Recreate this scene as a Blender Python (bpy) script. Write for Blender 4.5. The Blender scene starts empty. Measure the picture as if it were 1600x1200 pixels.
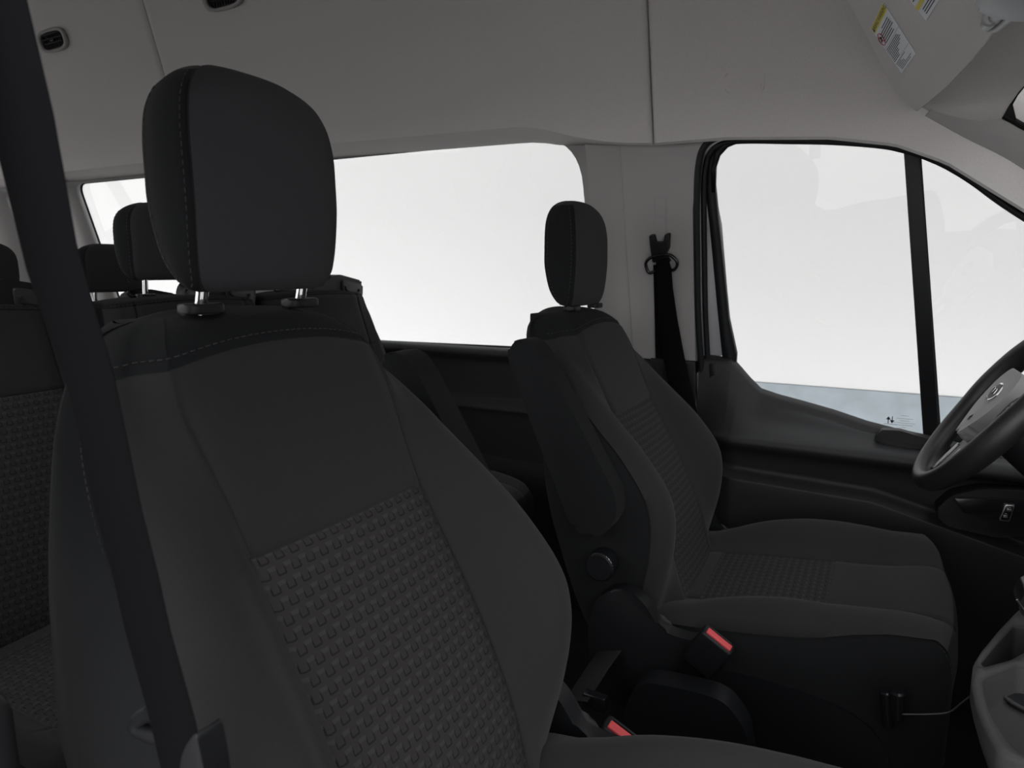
import bpy, bmesh, math, random
import numpy as np
from mathutils import Vector, Matrix
random.seed(3)
S = bpy.context.scene
COL = S.collection

# ---------------------------------------------------------------- camera
F_PX = 1080.0
YAW, PITCH = math.radians(28.6), math.radians(9.6)
CAM = Vector((0, 0, 1.10))
FW = Vector((-math.sin(YAW) * math.cos(PITCH), math.cos(YAW) * math.cos(PITCH), -math.sin(PITCH)))
RT = Vector((math.cos(YAW), math.sin(YAW), 0))
UP = RT.cross(FW)
cd = bpy.data.cameras.new('camera'); cam = bpy.data.objects.new('camera', cd); COL.objects.link(cam)
cam.matrix_world = Matrix(((RT.x, UP.x, -FW.x, CAM.x), (RT.y, UP.y, -FW.y, CAM.y), (RT.z, UP.z, -FW.z, CAM.z), (0, 0, 0, 1)))
cd.sensor_width = 36; cd.lens = F_PX / 1600 * 36; cd.clip_start = 0.02
cd.dof.use_dof = True; cd.dof.focus_distance = 1.15; cd.dof.aperture_fstop = 9.0
S.camera = cam

# ---------------------------------------------------------------- world, light, exposure
w = bpy.data.worlds.new('overcast'); S.world = w; w.use_nodes = True
nt = w.node_tree; bg = nt.nodes['Background']
tc = nt.nodes.new('ShaderNodeTexCoord'); sp = nt.nodes.new('ShaderNodeSeparateXYZ'); rp = nt.nodes.new('ShaderNodeValToRGB')
nt.links.new(tc.outputs['Generated'], sp.inputs[0]); nt.links.new(sp.outputs['Z'], rp.inputs[0]); nt.links.new(rp.outputs[0], bg.inputs[0])
rp.color_ramp.elements[0].position = 0.0; rp.color_ramp.elements[0].color = (1, .99, .98, 1)
rp.color_ramp.elements[1].position = .8; rp.color_ramp.elements[1].color = (.56, .565, .575, 1)
bg.inputs[1].default_value = 1.35
# added fill light, unseen, brightening the foot of the white wall outside
ld = bpy.data.lights.new('added_wall_fill', 'AREA'); ld.shape = 'RECTANGLE'; ld.size = 40; ld.size_y = .3; ld.energy = 200; ld.color = (1, .995, .99)
lo = bpy.data.objects.new('added_wall_fill', ld); COL.objects.link(lo); lo.location = (-2, 4.6, -.50); lo.rotation_euler = (math.radians(100), 0, 0)
S.view_settings.view_transform = 'Standard'; S.view_settings.look = 'None'; S.view_settings.gamma = 1
S.view_settings.use_curve_mapping = False
S.view_settings.exposure = 1.27
try:
    S.cycles.max_bounces = 10; S.cycles.diffuse_bounces = 6; S.cycles.transparent_max_bounces = 12
    S.cycles.sample_clamp_indirect = 4
except Exception: pass

# ---------------------------------------------------------------- photo -> place helpers (planes of the van)
def ray(x, y): return FW + RT * ((x - 800) / F_PX) + UP * ((600 - y) / F_PX)
def onY(x, y, Y): d = ray(x, y); return CAM + d * ((Y - CAM.y) / d.y)
def onX(x, y, X): d = ray(x, y); return CAM + d * ((X - CAM.x) / d.x)
def onZ(x, y, Z): d = ray(x, y); return CAM + d * ((Z - CAM.z) / d.z)
TAN = math.tan(math.radians(15)); C15 = math.cos(math.radians(15)); S15 = math.sin(math.radians(15))
WY, WZ = 1.97, 0.84                      # the driver side wall leans inwards above the belt line
def wall_y(z): return WY - TAN * (z - WZ)
def onW(x, y, off=0.0):
    n = Vector((0, C15, S15)); o = Vector((0, WY, WZ)) - n * off; d = ray(x, y)
    return CAM + d * ((o - CAM).dot(n) / d.dot(n))
def W(x, z, off=0.0): return Vector((x, wall_y(z) - off * C15, z - off * S15))

# ---------------------------------------------------------------- materials
def mat(name, col, rough=0.8, metal=0.0, bump=0.0, bscale=300, var=0.0, spec=0.35, sheen=0.0):
    m = bpy.data.materials.new(name); m.use_nodes = True; n = m.node_tree; b = n.nodes['Principled BSDF']
    b.inputs['Base Color'].default_value = (*col, 1); b.inputs['Roughness'].default_value = rough
    b.inputs['Metallic'].default_value = metal; b.inputs['Specular IOR Level'].default_value = spec
    if sheen: b.inputs['Sheen Weight'].default_value = sheen; b.inputs['Sheen Roughness'].default_value = 0.5
    if bump or var:
        t = n.nodes.new('ShaderNodeTexCoord'); no = n.nodes.new('ShaderNodeTexNoise'); no.inputs['Scale'].default_value = bscale
        no.inputs['Detail'].default_value = 3
        n.links.new(t.outputs['Object'], no.inputs['Vector'])
        if bump:
            bp = n.nodes.new('ShaderNodeBump'); bp.inputs['Strength'].default_value = bump; bp.inputs['Distance'].default_value = 0.001
            n.links.new(no.outputs['Fac'], bp.inputs['Height']); n.links.new(bp.outputs[0], b.inputs['Normal'])
        if var:
            r = n.nodes.new('ShaderNodeValToRGB'); r.color_ramp.elements[0].position = 0.3; r.color_ramp.elements[1].position = 0.7
            r.color_ramp.elements[0].color = (*[c * (1 - var) for c in col], 1); r.color_ramp.elements[1].color = (*[c * (1 + var) for c in col], 1)
            n.links.new(no.outputs['Fac'], r.inputs[0]); n.links.new(r.outputs[0], b.inputs['Base Color'])
    return m
M = {}
M['headliner'] = mat('headliner_cloth', (.64, .615, .605), .95, bump=.5, bscale=500, var=.05, spec=.1)
M['grey_trim'] = mat('grey_trim_plastic', (.39, .38, .375), .7, bump=.3, bscale=600, spec=.3)
M['dark_trim'] = mat('dark_trim_plastic', (.019, .0195, .021), .55, bump=.5, bscale=700, spec=.4)
M['black'] = mat('black_plastic', (.007, .0075, .009), .5, bump=.2, bscale=500, spec=.35)
M['gloss_black'] = mat('gloss_black', (.01, .01, .012), .22, spec=.5)
M['rubber'] = mat('rubber_seal', (.010, .011, .013), .55, spec=.35)
M['knit'] = mat('charcoal_knit', (.0300, .0295, .0300), .95, bump=.6, bscale=900, var=.08, spec=.12, sheen=.08)
M['side'] = mat('black_side_cloth', (.0145, .0152, .0165), .95, bump=.5, bscale=900, var=.08, spec=.1, sheen=.03)
M['thread'] = mat('grey_thread', (.055, .055, .06), .8)
M['webbing'] = mat('belt_webbing', (.0055, .0055, .0065), .9, bump=.3, bscale=1200, spec=.04)
M['chrome'] = mat('chrome', (.85, .85, .85), .12, metal=1)
M['satin'] = mat('satin_metal', (.4, .4, .41), .35, metal=1)
M['red'] = mat('red_button', (.75, .09, .10), .45, spec=.4)
M['paint'] = mat('silver_white_paint', (.55, .55, .58), .35, spec=.5)
M['carpet'] = mat('floor_vinyl', (.008, .0085, .010), .9, bump=.5, bscale=200)
M['dado'] = mat('grey_blue_wainscot', (.215, .245, .265), .7, var=.10, bscale=6)
M['pale_ground'] = mat('pale_bounce_ground', (.66, .65, .64), .85, var=.06, bscale=2)  # unseen ground, kept pale so it bounces light up into the van
M['backdrop'] = mat('white_wall', (.56, .558, .556), .9)
M['shell'] = mat('light_block_grey', (.3, .3, .3), .7)  # grey of the added slab that blocks light ahead of the van
M['label_white'] = mat('label_white', (.80, .82, .86), .5)
M['label_yellow'] = mat('label_yellow', (.72, .60, .08), .5)
M['ink'] = mat('ink', (.03, .035, .05), .6)
M['ink_red'] = mat('ink_red', (.45, .03, .05), .6)
M['console'] = mat('console_plastic', (.055, .054, .0545), .75, bump=.5, bscale=600, spec=.25)
M['hub'] = mat('hub_grey', (.36, .36, .365), .6, bump=.3, bscale=900, spec=.35)
M['leather'] = mat('wheel_leather', (.014, .014, .0155), .42, bump=.3, bscale=500, spec=.5)
M['lens'] = mat('mirror_shell', (.33, .33, .34), .35, spec=.5)
def glass(name, tint, ior=1.5):
    m = bpy.data.materials.new(name); m.use_nodes = True; n = m.node_tree
    for x in list(n.nodes): n.nodes.remove(x)
    o = n.nodes.new('ShaderNodeOutputMaterial'); t = n.nodes.new('ShaderNodeBsdfTransparent'); g = n.nodes.new('ShaderNodeBsdfGlossy')
    t.inputs[0].default_value = (*tint, 1); g.inputs['Roughness'].default_value = 0.0
    ge = n.nodes.new('ShaderNodeNewGeometry'); dt = n.nodes.new('ShaderNodeVectorMath'); dt.operation = 'DOT_PRODUCT'
    n.links.new(ge.outputs['Incoming'], dt.inputs[0]); n.links.new(ge.outputs['Normal'], dt.inputs[1])
    def mm(op, a, b_=None):
        k = n.nodes.new('ShaderNodeMath'); k.operation = op
        for i, v in enumerate((a, b_)):
            if v is None: continue
            if isinstance(v, (int, float)): k.inputs[i].default_value = v
            else: n.links.new(v, k.inputs[i])
        return k.outputs[0]
    r0 = 2 * ((ior - 1) / (ior + 1)) ** 2
    c5 = mm('POWER', mm('SUBTRACT', 1, mm('ABSOLUTE', dt.outputs['Value'])), 5)
    fr = mm('ADD', r0, mm('MULTIPLY', 1 - r0, c5)); mx = n.nodes.new('ShaderNodeMixShader')
    n.links.new(fr, mx.inputs[0]); n.links.new(t.outputs[0], mx.inputs[1]); n.links.new(g.outputs[0], mx.inputs[2]); n.links.new(mx.outputs[0], o.inputs[0])
    return m
M['glass'] = glass('window_glass', (.90, .91, .91), 1.5)

def weave_mat(name='woven_insert'):
    m = bpy.data.materials.new(name); m.use_nodes = True; n = m.node_tree; L = n.links.new; b = n.nodes['Principled BSDF']
    def mth(op, a, c=None, d=None):
        k = n.nodes.new('ShaderNodeMath'); k.operation = op
        for i, v in enumerate((a, c, d)):
            if v is None: continue
            if isinstance(v, (int, float)): k.inputs[i].default_value = v
            else: L(v, k.inputs[i])
        return k.outputs[0]
    uv = n.nodes.new('ShaderNodeUVMap'); sx = n.nodes.new('ShaderNodeSeparateXYZ'); L(uv.outputs[0], sx.inputs[0])
    PU, PV, A = .0182, .0150, .28
    v = mth('DIVIDE', sx.outputs['Y'], PV)
    row = mth('FLOOR', mth('ADD', v, .5)); par = mth('MODULO', mth('ADD', row, 2000), 2)
    u = mth('ADD', mth('DIVIDE', sx.outputs['X'], PU), mth('MULTIPLY', par, .25))
    fu = mth('FRACT', mth('ADD', u, 1000.0))
    up = mth('GREATER_THAN', fu, .5)
    fv = mth('SUBTRACT', mth('FRACT', mth('ADD', v, 1000.5)), .5)          # -.5..+.5 in a row
    hy = mth('SUBTRACT', mth('MULTIPLY', up, 2 * A), A)
    dh = mth('ABSOLUTE', mth('SUBTRACT', fv, hy))
    horiz = mth('LESS_THAN', dh, .055)
    e1 = mth('LESS_THAN', mth('ABSOLUTE', mth('SUBTRACT', fu, .5)), .036)
    e2 = mth('GREATER_THAN', mth('ABSOLUTE', mth('SUBTRACT', fu, .5)), .464)
    vert = mth('MULTIPLY', mth('MAXIMUM', e1, e2), mth('LESS_THAN', mth('ABSOLUTE', fv), A))
    low = mth('MULTIPLY', horiz, mth('SUBTRACT', 1, up))
    dark = mth('MAXIMUM', vert, mth('MULTIPLY', low, .8))
    th = mth('GREATER_THAN', mth('FRACT', mth('MULTIPLY', v, 11)), .45)
    lite = mth('MULTIPLY', mth('MULTIPLY', mth('LESS_THAN', dh, .14), up), th)
    m1 = n.nodes.new('ShaderNodeMixRGB'); m1.inputs[1].default_value = (.043, .040, .042, 1); m1.inputs[2].default_value = (.017, .0165, .0175, 1); L(dark, m1.inputs[0])
    m2 = n.nodes.new('ShaderNodeMixRGB'); m2.inputs[2].default_value = (.070, .069, .070, 1); L(m1.outputs[0], m2.inputs[1]); L(lite, m2.inputs[0])
    L(m2.outputs[0], b.inputs['Base Color']); b.inputs['Roughness'].default_value = .95; b.inputs['Specular IOR Level'].default_value = .12
    h = mth('SUBTRACT', 1, dark); bp = n.nodes.new('ShaderNodeBump'); bp.inputs['Strength'].default_value = .3; bp.inputs['Distance'].default_value = .0006
    L(h, bp.inputs['Height']); L(bp.outputs[0], b.inputs['Normal'])
    return m
M['weave'] = weave_mat()

# ---------------------------------------------------------------- mesh helpers
def tag(o, label=None, cat=None, group=None, kind=None):
    if label: o['label'] = label
    if cat: o['category'] = cat
    if group: o['group'] = group
    if kind: o['kind'] = kind
    return o
def empty(name, loc, label, cat, group=None):
    o = bpy.data.objects.new(name, None); o.empty_display_size = .05; COL.objects.link(o); o.location = loc
    return tag(o, label, cat, group)
def mesh(name, vs, fs, mats, parent=None, mi=None, smooth=True, uvs=None, sharp=None):
    me = bpy.data.meshes.new(name)
    if parent is not None:
        pl = parent_loc(parent); vs = [Vector(v) - pl for v in vs]
    me.from_pydata([tuple(v) for v in vs], [], fs)
    if not isinstance(mats, (list, tuple)): mats = [mats]
    for m in mats: me.materials.append(m)
    if mi is not None:
        for p, k in zip(me.polygons, mi): p.material_index = k
    if uvs is not None:
        l = me.uv_layers.new(name='UVMap')
        for p in me.polygons:
            for li, vi in zip(p.loop_indices, p.vertices): l.data[li].uv = uvs[vi]
    bm = bmesh.new(); bm.from_mesh(me); bmesh.ops.recalc_face_normals(bm, faces=bm.faces); bm.to_mesh(me); bm.free()
    for p in me.polygons: p.use_smooth = smooth
    if smooth and sharp: me.set_sharp_from_angle(angle=math.radians(sharp))
    o = bpy.data.objects.new(name, me); COL.objects.link(o)
    if parent is not None: o.parent = parent
    return o
def parent_loc(p):
    v = Vector((0, 0, 0))
    while p is not None: v = v + p.location; p = p.parent
    return v
def from_bm(name, bm, mats, parent=None, smooth=True, sharp=35):
    bmesh.ops.recalc_face_normals(bm, faces=bm.faces)
    vs = [v.co.copy() for v in bm.verts]; bm.verts.index_update()
    fs = [[v.index for v in f.verts] for f in bm.faces]; mi = [f.material_index for f in bm.faces]; bm.free()
    return mesh(name, vs, fs, mats, parent, mi, smooth, None, sharp)
def loft(rings, closed=True, cap=True):
    vs = []; fs = []; n = len(rings[0])
    for r in rings: vs += [Vector(p) for p in r]
    for i in range(len(rings) - 1):
        for j in range(n if closed else n - 1):
            k = (j + 1) % n
            fs.append((i * n + j, i * n + k, (i + 1) * n + k, (i + 1) * n + j))
    if cap and closed: fs.append(tuple(range(n))[::-1]); fs.append(tuple((len(rings) - 1) * n + j for j in range(n)))
    return vs, fs
def grid(name, rows, m, parent=None, sharp=40, thick=0.0):
    vs, fs = loft(rows, closed=False, cap=False)
    o = mesh(name, vs, fs, m, parent, sharp=sharp)
    if thick:
        md = o.modifiers.new('thick', 'SOLIDIFY'); md.thickness = thick; md.offset = 0
    return o
def catmull_rows(rows, n):
    cols = [catmull([r[j] for r in rows], n) for j in range(len(rows[0]))]
    return [[c[i] for c in cols] for i in range(len(cols[0]))]
def smooth_poly(pts, r=0.01, seg=5):
    """round the corners of a closed 2D polygon; r may be a list"""
    out = []; n = len(pts)
    for i, p in enumerate(pts):
        p = Vector(p[:2]); a = Vector(pts[i - 1][:2]); b = Vector(pts[(i + 1) % n][:2])
        rr = r[i] if isinstance(r, (list, tuple)) else r
        da, db = (a - p), (b - p); k = min(rr, da.length * .48, db.length * .48)
        if k < 1e-5: out.append(p); continue
        s = p + da.normalized() * k; e = p + db.normalized() * k
        for t in np.linspace(0, 1, seg + 1): out.append((1 - t) ** 2 * s + 2 * t * (1 - t) * p + t * t * e)
    return out
def prism(name, pts2, frame, depth, m, parent=None, bevel=0.003, seg=3, sharp=40):
    """closed 2D outline in frame (o, ax, ay, an) extruded by depth along an, both rims bevelled"""
    o, ax, ay, an = [Vector(v) for v in frame]; bm = bmesh.new()
    a = [bm.verts.new(o + ax * p[0] + ay * p[1]) for p in pts2]; b = [bm.verts.new(o + ax * p[0] + ay * p[1] + an * depth) for p in pts2]
    n = len(a); f1 = bm.faces.new(a[::-1]); f2 = bm.faces.new(b); rim = list(f1.edges) + list(f2.edges)
    for i in range(n): bm.faces.new((a[i], a[(i + 1) % n], b[(i + 1) % n], b[i]))
    if bevel: bmesh.ops.bevel(bm, geom=rim, offset=bevel, segments=seg, profile=.5, affect='EDGES', clamp_overlap=True)
    return from_bm(name, bm, m, parent, sharp=sharp)
def box(name, c, s, m, parent=None, bevel=0.004, rot=None):
    bm = bmesh.new(); bmesh.ops.create_cube(bm, size=1)
    for v in bm.verts: v.co = Vector((v.co.x * s[0], v.co.y * s[1], v.co.z * s[2]))
    if bevel: bmesh.ops.bevel(bm, geom=bm.edges[:], offset=bevel, segments=3, profile=.5, affect='EDGES', clamp_overlap=True)
    R = rot if rot is not None else Matrix.Identity(3)
    for v in bm.verts: v.co = R @ v.co + Vector(c)
    return from_bm(name, bm, m, parent)
def cyl(name, a, b, r, m, parent=None, seg=24, r2=None, bevel=0.0):
    a = Vector(a); b = Vector(b); d = (b - a).normalized(); q = d.to_track_quat('Z', 'Y').to_matrix(); L = (b - a).length
    r2 = r if r2 is None else r2; bv = bevel; prof = [(0, max(r - bv, .0001)), (bv, r), (L - bv, r2), (L, max(r2 - bv, .0001))] if bv else [(0, r), (L, r2)]
    rings = [[a + q @ Vector((rr * math.cos(t), rr * math.sin(t), z)) for t in np.linspace(0, 2 * math.pi, seg, endpoint=False)] for z, rr in prof]
    vs, fs = loft(rings); return mesh(name, vs, fs, m, parent, sharp=40)
def catmull(pts, n=8, closed=False):
    P = [Vector(p) for p in pts]; out = []; N = len(P)
    for i in range(N if closed else N - 1):
        p1, p2 = P[i], P[(i + 1) % N]
        p0 = P[i - 1] if (closed or i > 0) else p1 * 2 - p2
        p3 = P[(i + 2) % N] if (closed or i + 2 < N) else p2 * 2 - p1
        for k in range(n):
            t = k / n
            out.append(.5 * ((2 * p1) + (p2 - p0) * t + (2 * p0 - 5 * p1 + 4 * p2 - p3) * t * t + (3 * p1 - p0 - 3 * p2 + p3) * t ** 3))
    if not closed: out.append(P[-1])
    return out
def tube_rings(path, r, seg=12, closed=False, flat=None):
    rings = []; N = len(path); ref = None
    for i, p in enumerate(path):
        a = path[i - 1] if (closed or i > 0) else path[i]; b = path[(i + 1) % N] if (closed or i < N - 1) else path[i]
        d = (b - a).normalized()
        if ref is None: ref = d.orthogonal().normalized()
        ref = (ref - d * ref.dot(d)).normalized(); s = d.cross(ref); rr = r[i] if isinstance(r, (list, tuple)) else r
        rings.append([p + ref * (rr * math.cos(t)) + s * (rr * math.sin(t)) for t in np.linspace(0, 2 * math.pi, seg, endpoint=False)])
    return rings
def tube(name, path, r, m, parent=None, seg=12):
    vs, fs = loft(tube_rings([Vector(p) for p in path], r, seg)); return mesh(name, vs, fs, m, parent, sharp=60)
def strap(name, path, widths, side, thick, m, parent=None):
    """flat band: path points, width along the vector 'side' (or list of vectors)"""
    P = [Vector(p) for p in path]; rows = []
    for i, p in enumerate(P):
        d = (P[min(i + 1, len(P) - 1)] - P[max(i - 1, 0)]).normalized()
        sv = side[i] if isinstance(side, list) else side; sv = Vector(sv); sv = (sv - d * sv.dot(d)).normalized(); nn = d.cross(sv)
        wd = widths[i] if isinstance(widths, (list, tuple)) else widths
        e = thick * .5
        rows.append([p - sv * wd / 2, p - sv * (wd / 2 - e) - nn * e, p + sv * (wd / 2 - e) - nn * e, p + sv * wd / 2, p + sv * (wd / 2 - e) + nn * e, p - sv * (wd / 2 - e) + nn * e])
    vs, fs = loft(rows); return mesh(name, vs, fs, m, parent, sharp=60)
def stitches(name, lines, parent, r=.0006, dash=.005, gap=.0035, m=None):
    """sewn seam: a row of short thread stitches along each line"""
    for line in lines:
        vs = []; fs = []
        L = [Vector(p) for p in line]; acc = [0]
        for a, b in zip(L, L[1:]): acc.append(acc[-1] + (b - a).length)
        def at(s):
            i = min(max(np.searchsorted(acc, s) - 1, 0), len(L) - 2); t = (s - acc[i]) / max(acc[i + 1] - acc[i], 1e-9); return L[i].lerp(L[i + 1], t)
        s = 0
        while s + dash < acc[-1]:
            a, b = at(s), at(s + dash); k = len(vs)
            v, f = loft(tube_rings([a, b], r, 5)); vs += v; fs += [tuple(x + k for x in q) for q in f]; s += dash + gap
        mesh(name, vs, fs, m or M['thread'], parent)
def holed(name, outer, holes, to3, m, parent=None, thick=0.01, kind=None):
    """flat plate with holes: 2D loops filled, mapped by to3(x, y), then solidified"""
    bm = bmesh.new(); eds = []
    for loop in [outer] + holes:
        vs = [bm.verts.new((p[0], p[1], 0)) for p in loop]
        for i in range(len(vs)): eds.append(bm.edges.new((vs[i], vs[(i + 1) % len(vs)])))
    bmesh.ops.triangle_fill(bm, use_beauty=True, use_dissolve=False, edges=eds)
    vs = [to3(v.co.x, v.co.y) for v in bm.verts]; bm.verts.index_update(); fs = [[v.index for v in f.verts] for f in bm.faces]; bm.free()
    o = mesh(name, vs, fs, m, parent, sharp=30)
    md = o.modifiers.new('thick', 'SOLIDIFY'); md.thickness = thick; md.offset = 0
    return o
def interp(table, n):
    """resample rows of a table (first column the running value) with a smooth curve"""
    P = np.array(table, float); out = []
    for i in range(len(P) - 1):
        p1, p2 = P[i], P[i + 1]; p0 = P[i - 1] if i else 2 * p1 - p2; p3 = P[i + 2] if i + 2 < len(P) else 2 * p2 - p1
        for k in range(n):
            t = k / n; out.append(.5 * (2 * p1 + (p2 - p0) * t + (2 * p0 - 5 * p1 + 4 * p2 - p3) * t * t + (3 * p1 - p0 - 3 * p2 + p3) * t ** 3))
    out.append(P[-1]); return out

# ================================================================ THE SETTING
YC = 1.037                                # centre line of the van
def mir(v): return Vector((v[0], 2 * YC - v[1], v[2]))
def struct(o): o['kind'] = 'structure'; return o
# outside: ground, white wall far off
struct(grid('floor_outside', [[(-40, -30, -.62), (40, -30, -.62)], [(-40, 6.0, -.62), (40, 6.0, -.62)]], M['pale_ground'], thick=.02))
struct(grid('wall_outside', [[(x, 6.0, z) for x in (-40, 40)] for z in (-.62, 2, 4.6)], M['backdrop'], thick=.1))
struct(box('baseboard_outside', (0, 5.943, -.231), (80, .012, .778), M['dado'], bevel=.004))
struct(box('light_block_ahead', (4.6, 0, 1.4), (.2, 12, 4.1), M['shell'], bevel=.01))  # unseen slab added to cut the light coming through the windscreen
# van floor
struct(box('floor', (-1.55, YC, -.02), (5.6, 1.96, .04), M['carpet'], bevel=.002))
struct(box('wall_front', (1.22, YC, .44), (.04, 1.94, .88), M['black'], bevel=.004))
struct(box('added_shade_board', (0, 5.2, 4.7), (80, 1.9, .2), M['backdrop'], bevel=.01))  # unseen board added overhead to darken the top of the white wall

# --- driver side wall: grey inner panel with window openings
def WP(px, py): p = onW(px, py); return (p.x, p.z)
def W2(off): return lambda x, z: W(x, z, off)
def rr(x0, x1, z0, z1, r=.07, slant=0): return smooth_poly([(x0, z0), (x1 - slant * 0, z0), (x1, z1), (x0, z1)], r, 6)
win2 = smooth_poly([(-1.93, .818), (-.775, .835), (-.780, 1.452), (-1.93, 1.452)], [.05, .06, .13, .05], 9)
win3 = smooth_poly([(-3.15, .818), (-2.33, .818), (-2.33, 1.452), (-3.15, 1.452)], .05, 7)
win4 = smooth_poly([(-3.73, .818), (-3.32, .818), (-3.32, 1.452), (-3.73, 1.452)], .06, 7)
rear_x = -4.25
outer = [(rear_x, .80), (-.46, .80), (-.46, 1.62), (rear_x, 1.62)]
struct(holed('wall_left', outer, [win2, win3, win4], W2(-.012), M['grey_trim'], thick=.02))
struct(holed('wall_right', [(rear_x, .80), (-.50, .80), (-.50, 1.62), (rear_x, 1.62)], [win2, win3, win4], lambda x, z: mir(W(x, z, -.012)), M['grey_trim'], thick=.02))
def panel_in_wall(x0, x1, win, name):
    pts = smooth_poly([(p[0], p[1]) for p in win], 0)
    # enlarge a little so that the pane sits behind the trim
    cx = sum(p[0] for p in win) / len(win); cz = sum(p[1] for p in win) / len(win)
    return [(cx + (p[0] - cx) * 1.02 + (.012 if p[0] > cx else -.012), cz + (p[1] - cz) * 1.03) for p in win]
wn = 0
for k, win in enumerate((win2, win3, win4)):
    for side in (0, 1):
        wn += 1; f3 = (lambda x, z: W(x, z, -.034)) if side == 0 else (lambda x, z: mir(W(x, z, -.034)))
        f4 = (lambda x, z: W(x, z, -.029)) if side == 0 else (lambda x, z: mir(W(x, z, -.029)))
        big = panel_in_wall(0, 0, win, '')
        cx = sum(p[0] for p in win) / len(win); cz = sum(p[1] for p in win) / len(win)
        vs = [f3(*p) for p in big]; n = len(vs)
        pane = mesh('window_%d' % wn, vs, [tuple(range(n))], M['glass'], smooth=False); pane['kind'] = 'structure'
        inner = [(p[0] + (cx - p[0]) * .004, p[1] + (cz - p[1]) * .012) for p in win]
        holed('frit_band', [(cx + (p[0] - cx) * 1.03, cz + (p[1] - cz) * 1.05) for p in big], [inner], f4, M['rubber'], pane, thick=.003)
# lower dark wall panels with a moulded ledge
prof = [(1.985, .835), (1.972, .838), (1.955, .832), (1.948, .815), (1.955, .80), (1.962, .78), (1.964, .70), (1.962, .665), (1.950, .650), (1.942, .635), (1.948, .61), (1.955, .50), (1.955, .46), (1.945, .44), (1.945, .02), (2.0, .02)]
prof = [Vector((0, p[0], p[1])) for p in prof]
prof = catmull(prof, 4)
struct(mesh('trim_1', *loft([[Vector((x, p.y, p.z)) for p in prof] for x in (rear_x, -.47)], closed=True), M['dark_trim'], sharp=30))
struct(mesh('trim_2', *loft([[mir((x, p.y, p.z)) for p in prof] for x in (rear_x, -.50)], closed=True), M['dark_trim'], sharp=30))

# headliner, side part: three moulded panels, lower edge follows the window line and dips over the B pillar
HOFF = .075
def hz(x):                                 # height of the lower edge
    T = [(-4.3, 1.512), (-1.9, 1.508), (-1.2, 1.497), (-.97, 1.494), (-.90, 1.492), (-.83, 1.477), (-.77, 1.458), (-.70, 1.442), (-.64, 1.432), (-.545, 1.424), (-.37, 1.423), (-.15, 1.406), (-.02, 1.382), (.08, 1.339), (.23, 1.235), (.4, 1.12)]
    return float(np.interp(x, [t[0] for t in T], [t[1] for t in T]))
def head_pt(x, t, side):                   # t: 0 lower edge .. 1 roof centre line
    z0 = hz(x) if side == 0 else max(hz(x), 1.40); lo = W(x, z0, HOFF); hi = W(x, 2.02, HOFF)
    if t < .5:
        p = lo.lerp(hi, t / .5)
    else:
        a = (t - .5) / .5 * math.pi / 2; cy = YC; ry = hi.y - cy; rz = .17
        p = Vector((x, cy + ry * math.cos(a) ** .75 if a < math.pi / 2 - 1e-6 else cy, hi.z + rz * math.sin(a)))
    return p if side == 0 else mir(p)
def lip(x, side):
    z0 = hz(x) if side == 0 else max(hz(x), 1.40); flat = max(0.0, min(1.0, (z0 - 1.43) / .05))
    a = W(x, z0 - .006, HOFF - .008); b = W(x, z0 - .010 - .012 * flat, .035 + .0 * flat); c = W(x, z0 - .012 - .035 * flat, -.004)
    q = [c, b, a]; return q if side == 0 else [mir(v) for v in q]
ts = list(np.linspace(0, .5, 10)) + list(np.linspace(.52, 1, 14))
def head_panel(name, x0, x1, n):
    rows = []
    for x in np.linspace(x0, x1, n):
        e = 0.0
        if x0 > -4.2 or True:
            d = min(x - x0, x1 - x); e = .010 * max(0, 1 - d / .012) if d < .012 else 0
        row = lip(x, 0) + [head_pt(x, t, 0) for t in ts]
        row2 = [head_pt(x, t, 1) for t in ts[::-1][1:]] + lip(x, 1)[::-1]
        row = row + row2
        if e:
            c = Vector((x, YC, 1.3)); row = [p + (p - c).normalized() * e for p in row]
        rows.append(row)
    return struct(grid(name, rows, M['headliner'], thick=.003))
def xs_for(x0, x1, n): return n
def head_panel2(name, x0, x1, n):
    xs = [x0, x0 + .004, x0 + .008, x0 + .014] + list(np.linspace(x0 + .03, x1 - .03, n)) + [x1 - .014, x1 - .008, x1 - .004, x1]
    rows = []
    for x in xs:
        d = min(x - x0, x1 - x); e = .012 * max(0, 1 - d / .014) ** 2
        row = lip(x, 0) + [head_pt(x, t, 0) for t in ts] + [head_pt(x, t, 1) for t in ts[::-1][1:]] + lip(x, 1)[::-1]
        if e:
            c = Vector((x, YC, 1.3)); row = [p + (p - c).normalized() * e for p in row]
        rows.append(row)
    return struct(grid(name, rows, M['headliner'], sharp=26, thick=.003))
head_panel2('ceiling_rear', rear_x, -2.2745, 10)
head_panel2('ceiling_middle', -2.2705, -.5535, 40)
# dark gap filler strips behind the two seams
for sx in (-2.2725, -.552):
    rows = [[v + (v - Vector((x, YC, 1.3))).normalized() * .02 for v in ([head_pt(x, t, 0) for t in ts] + [head_pt(x, t, 1) for t in ts[::-1][1:]])] for x in (sx - .02, sx + .02)]
    struct(grid('trim_seam', rows, M['rubber'], thick=.002))
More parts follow.
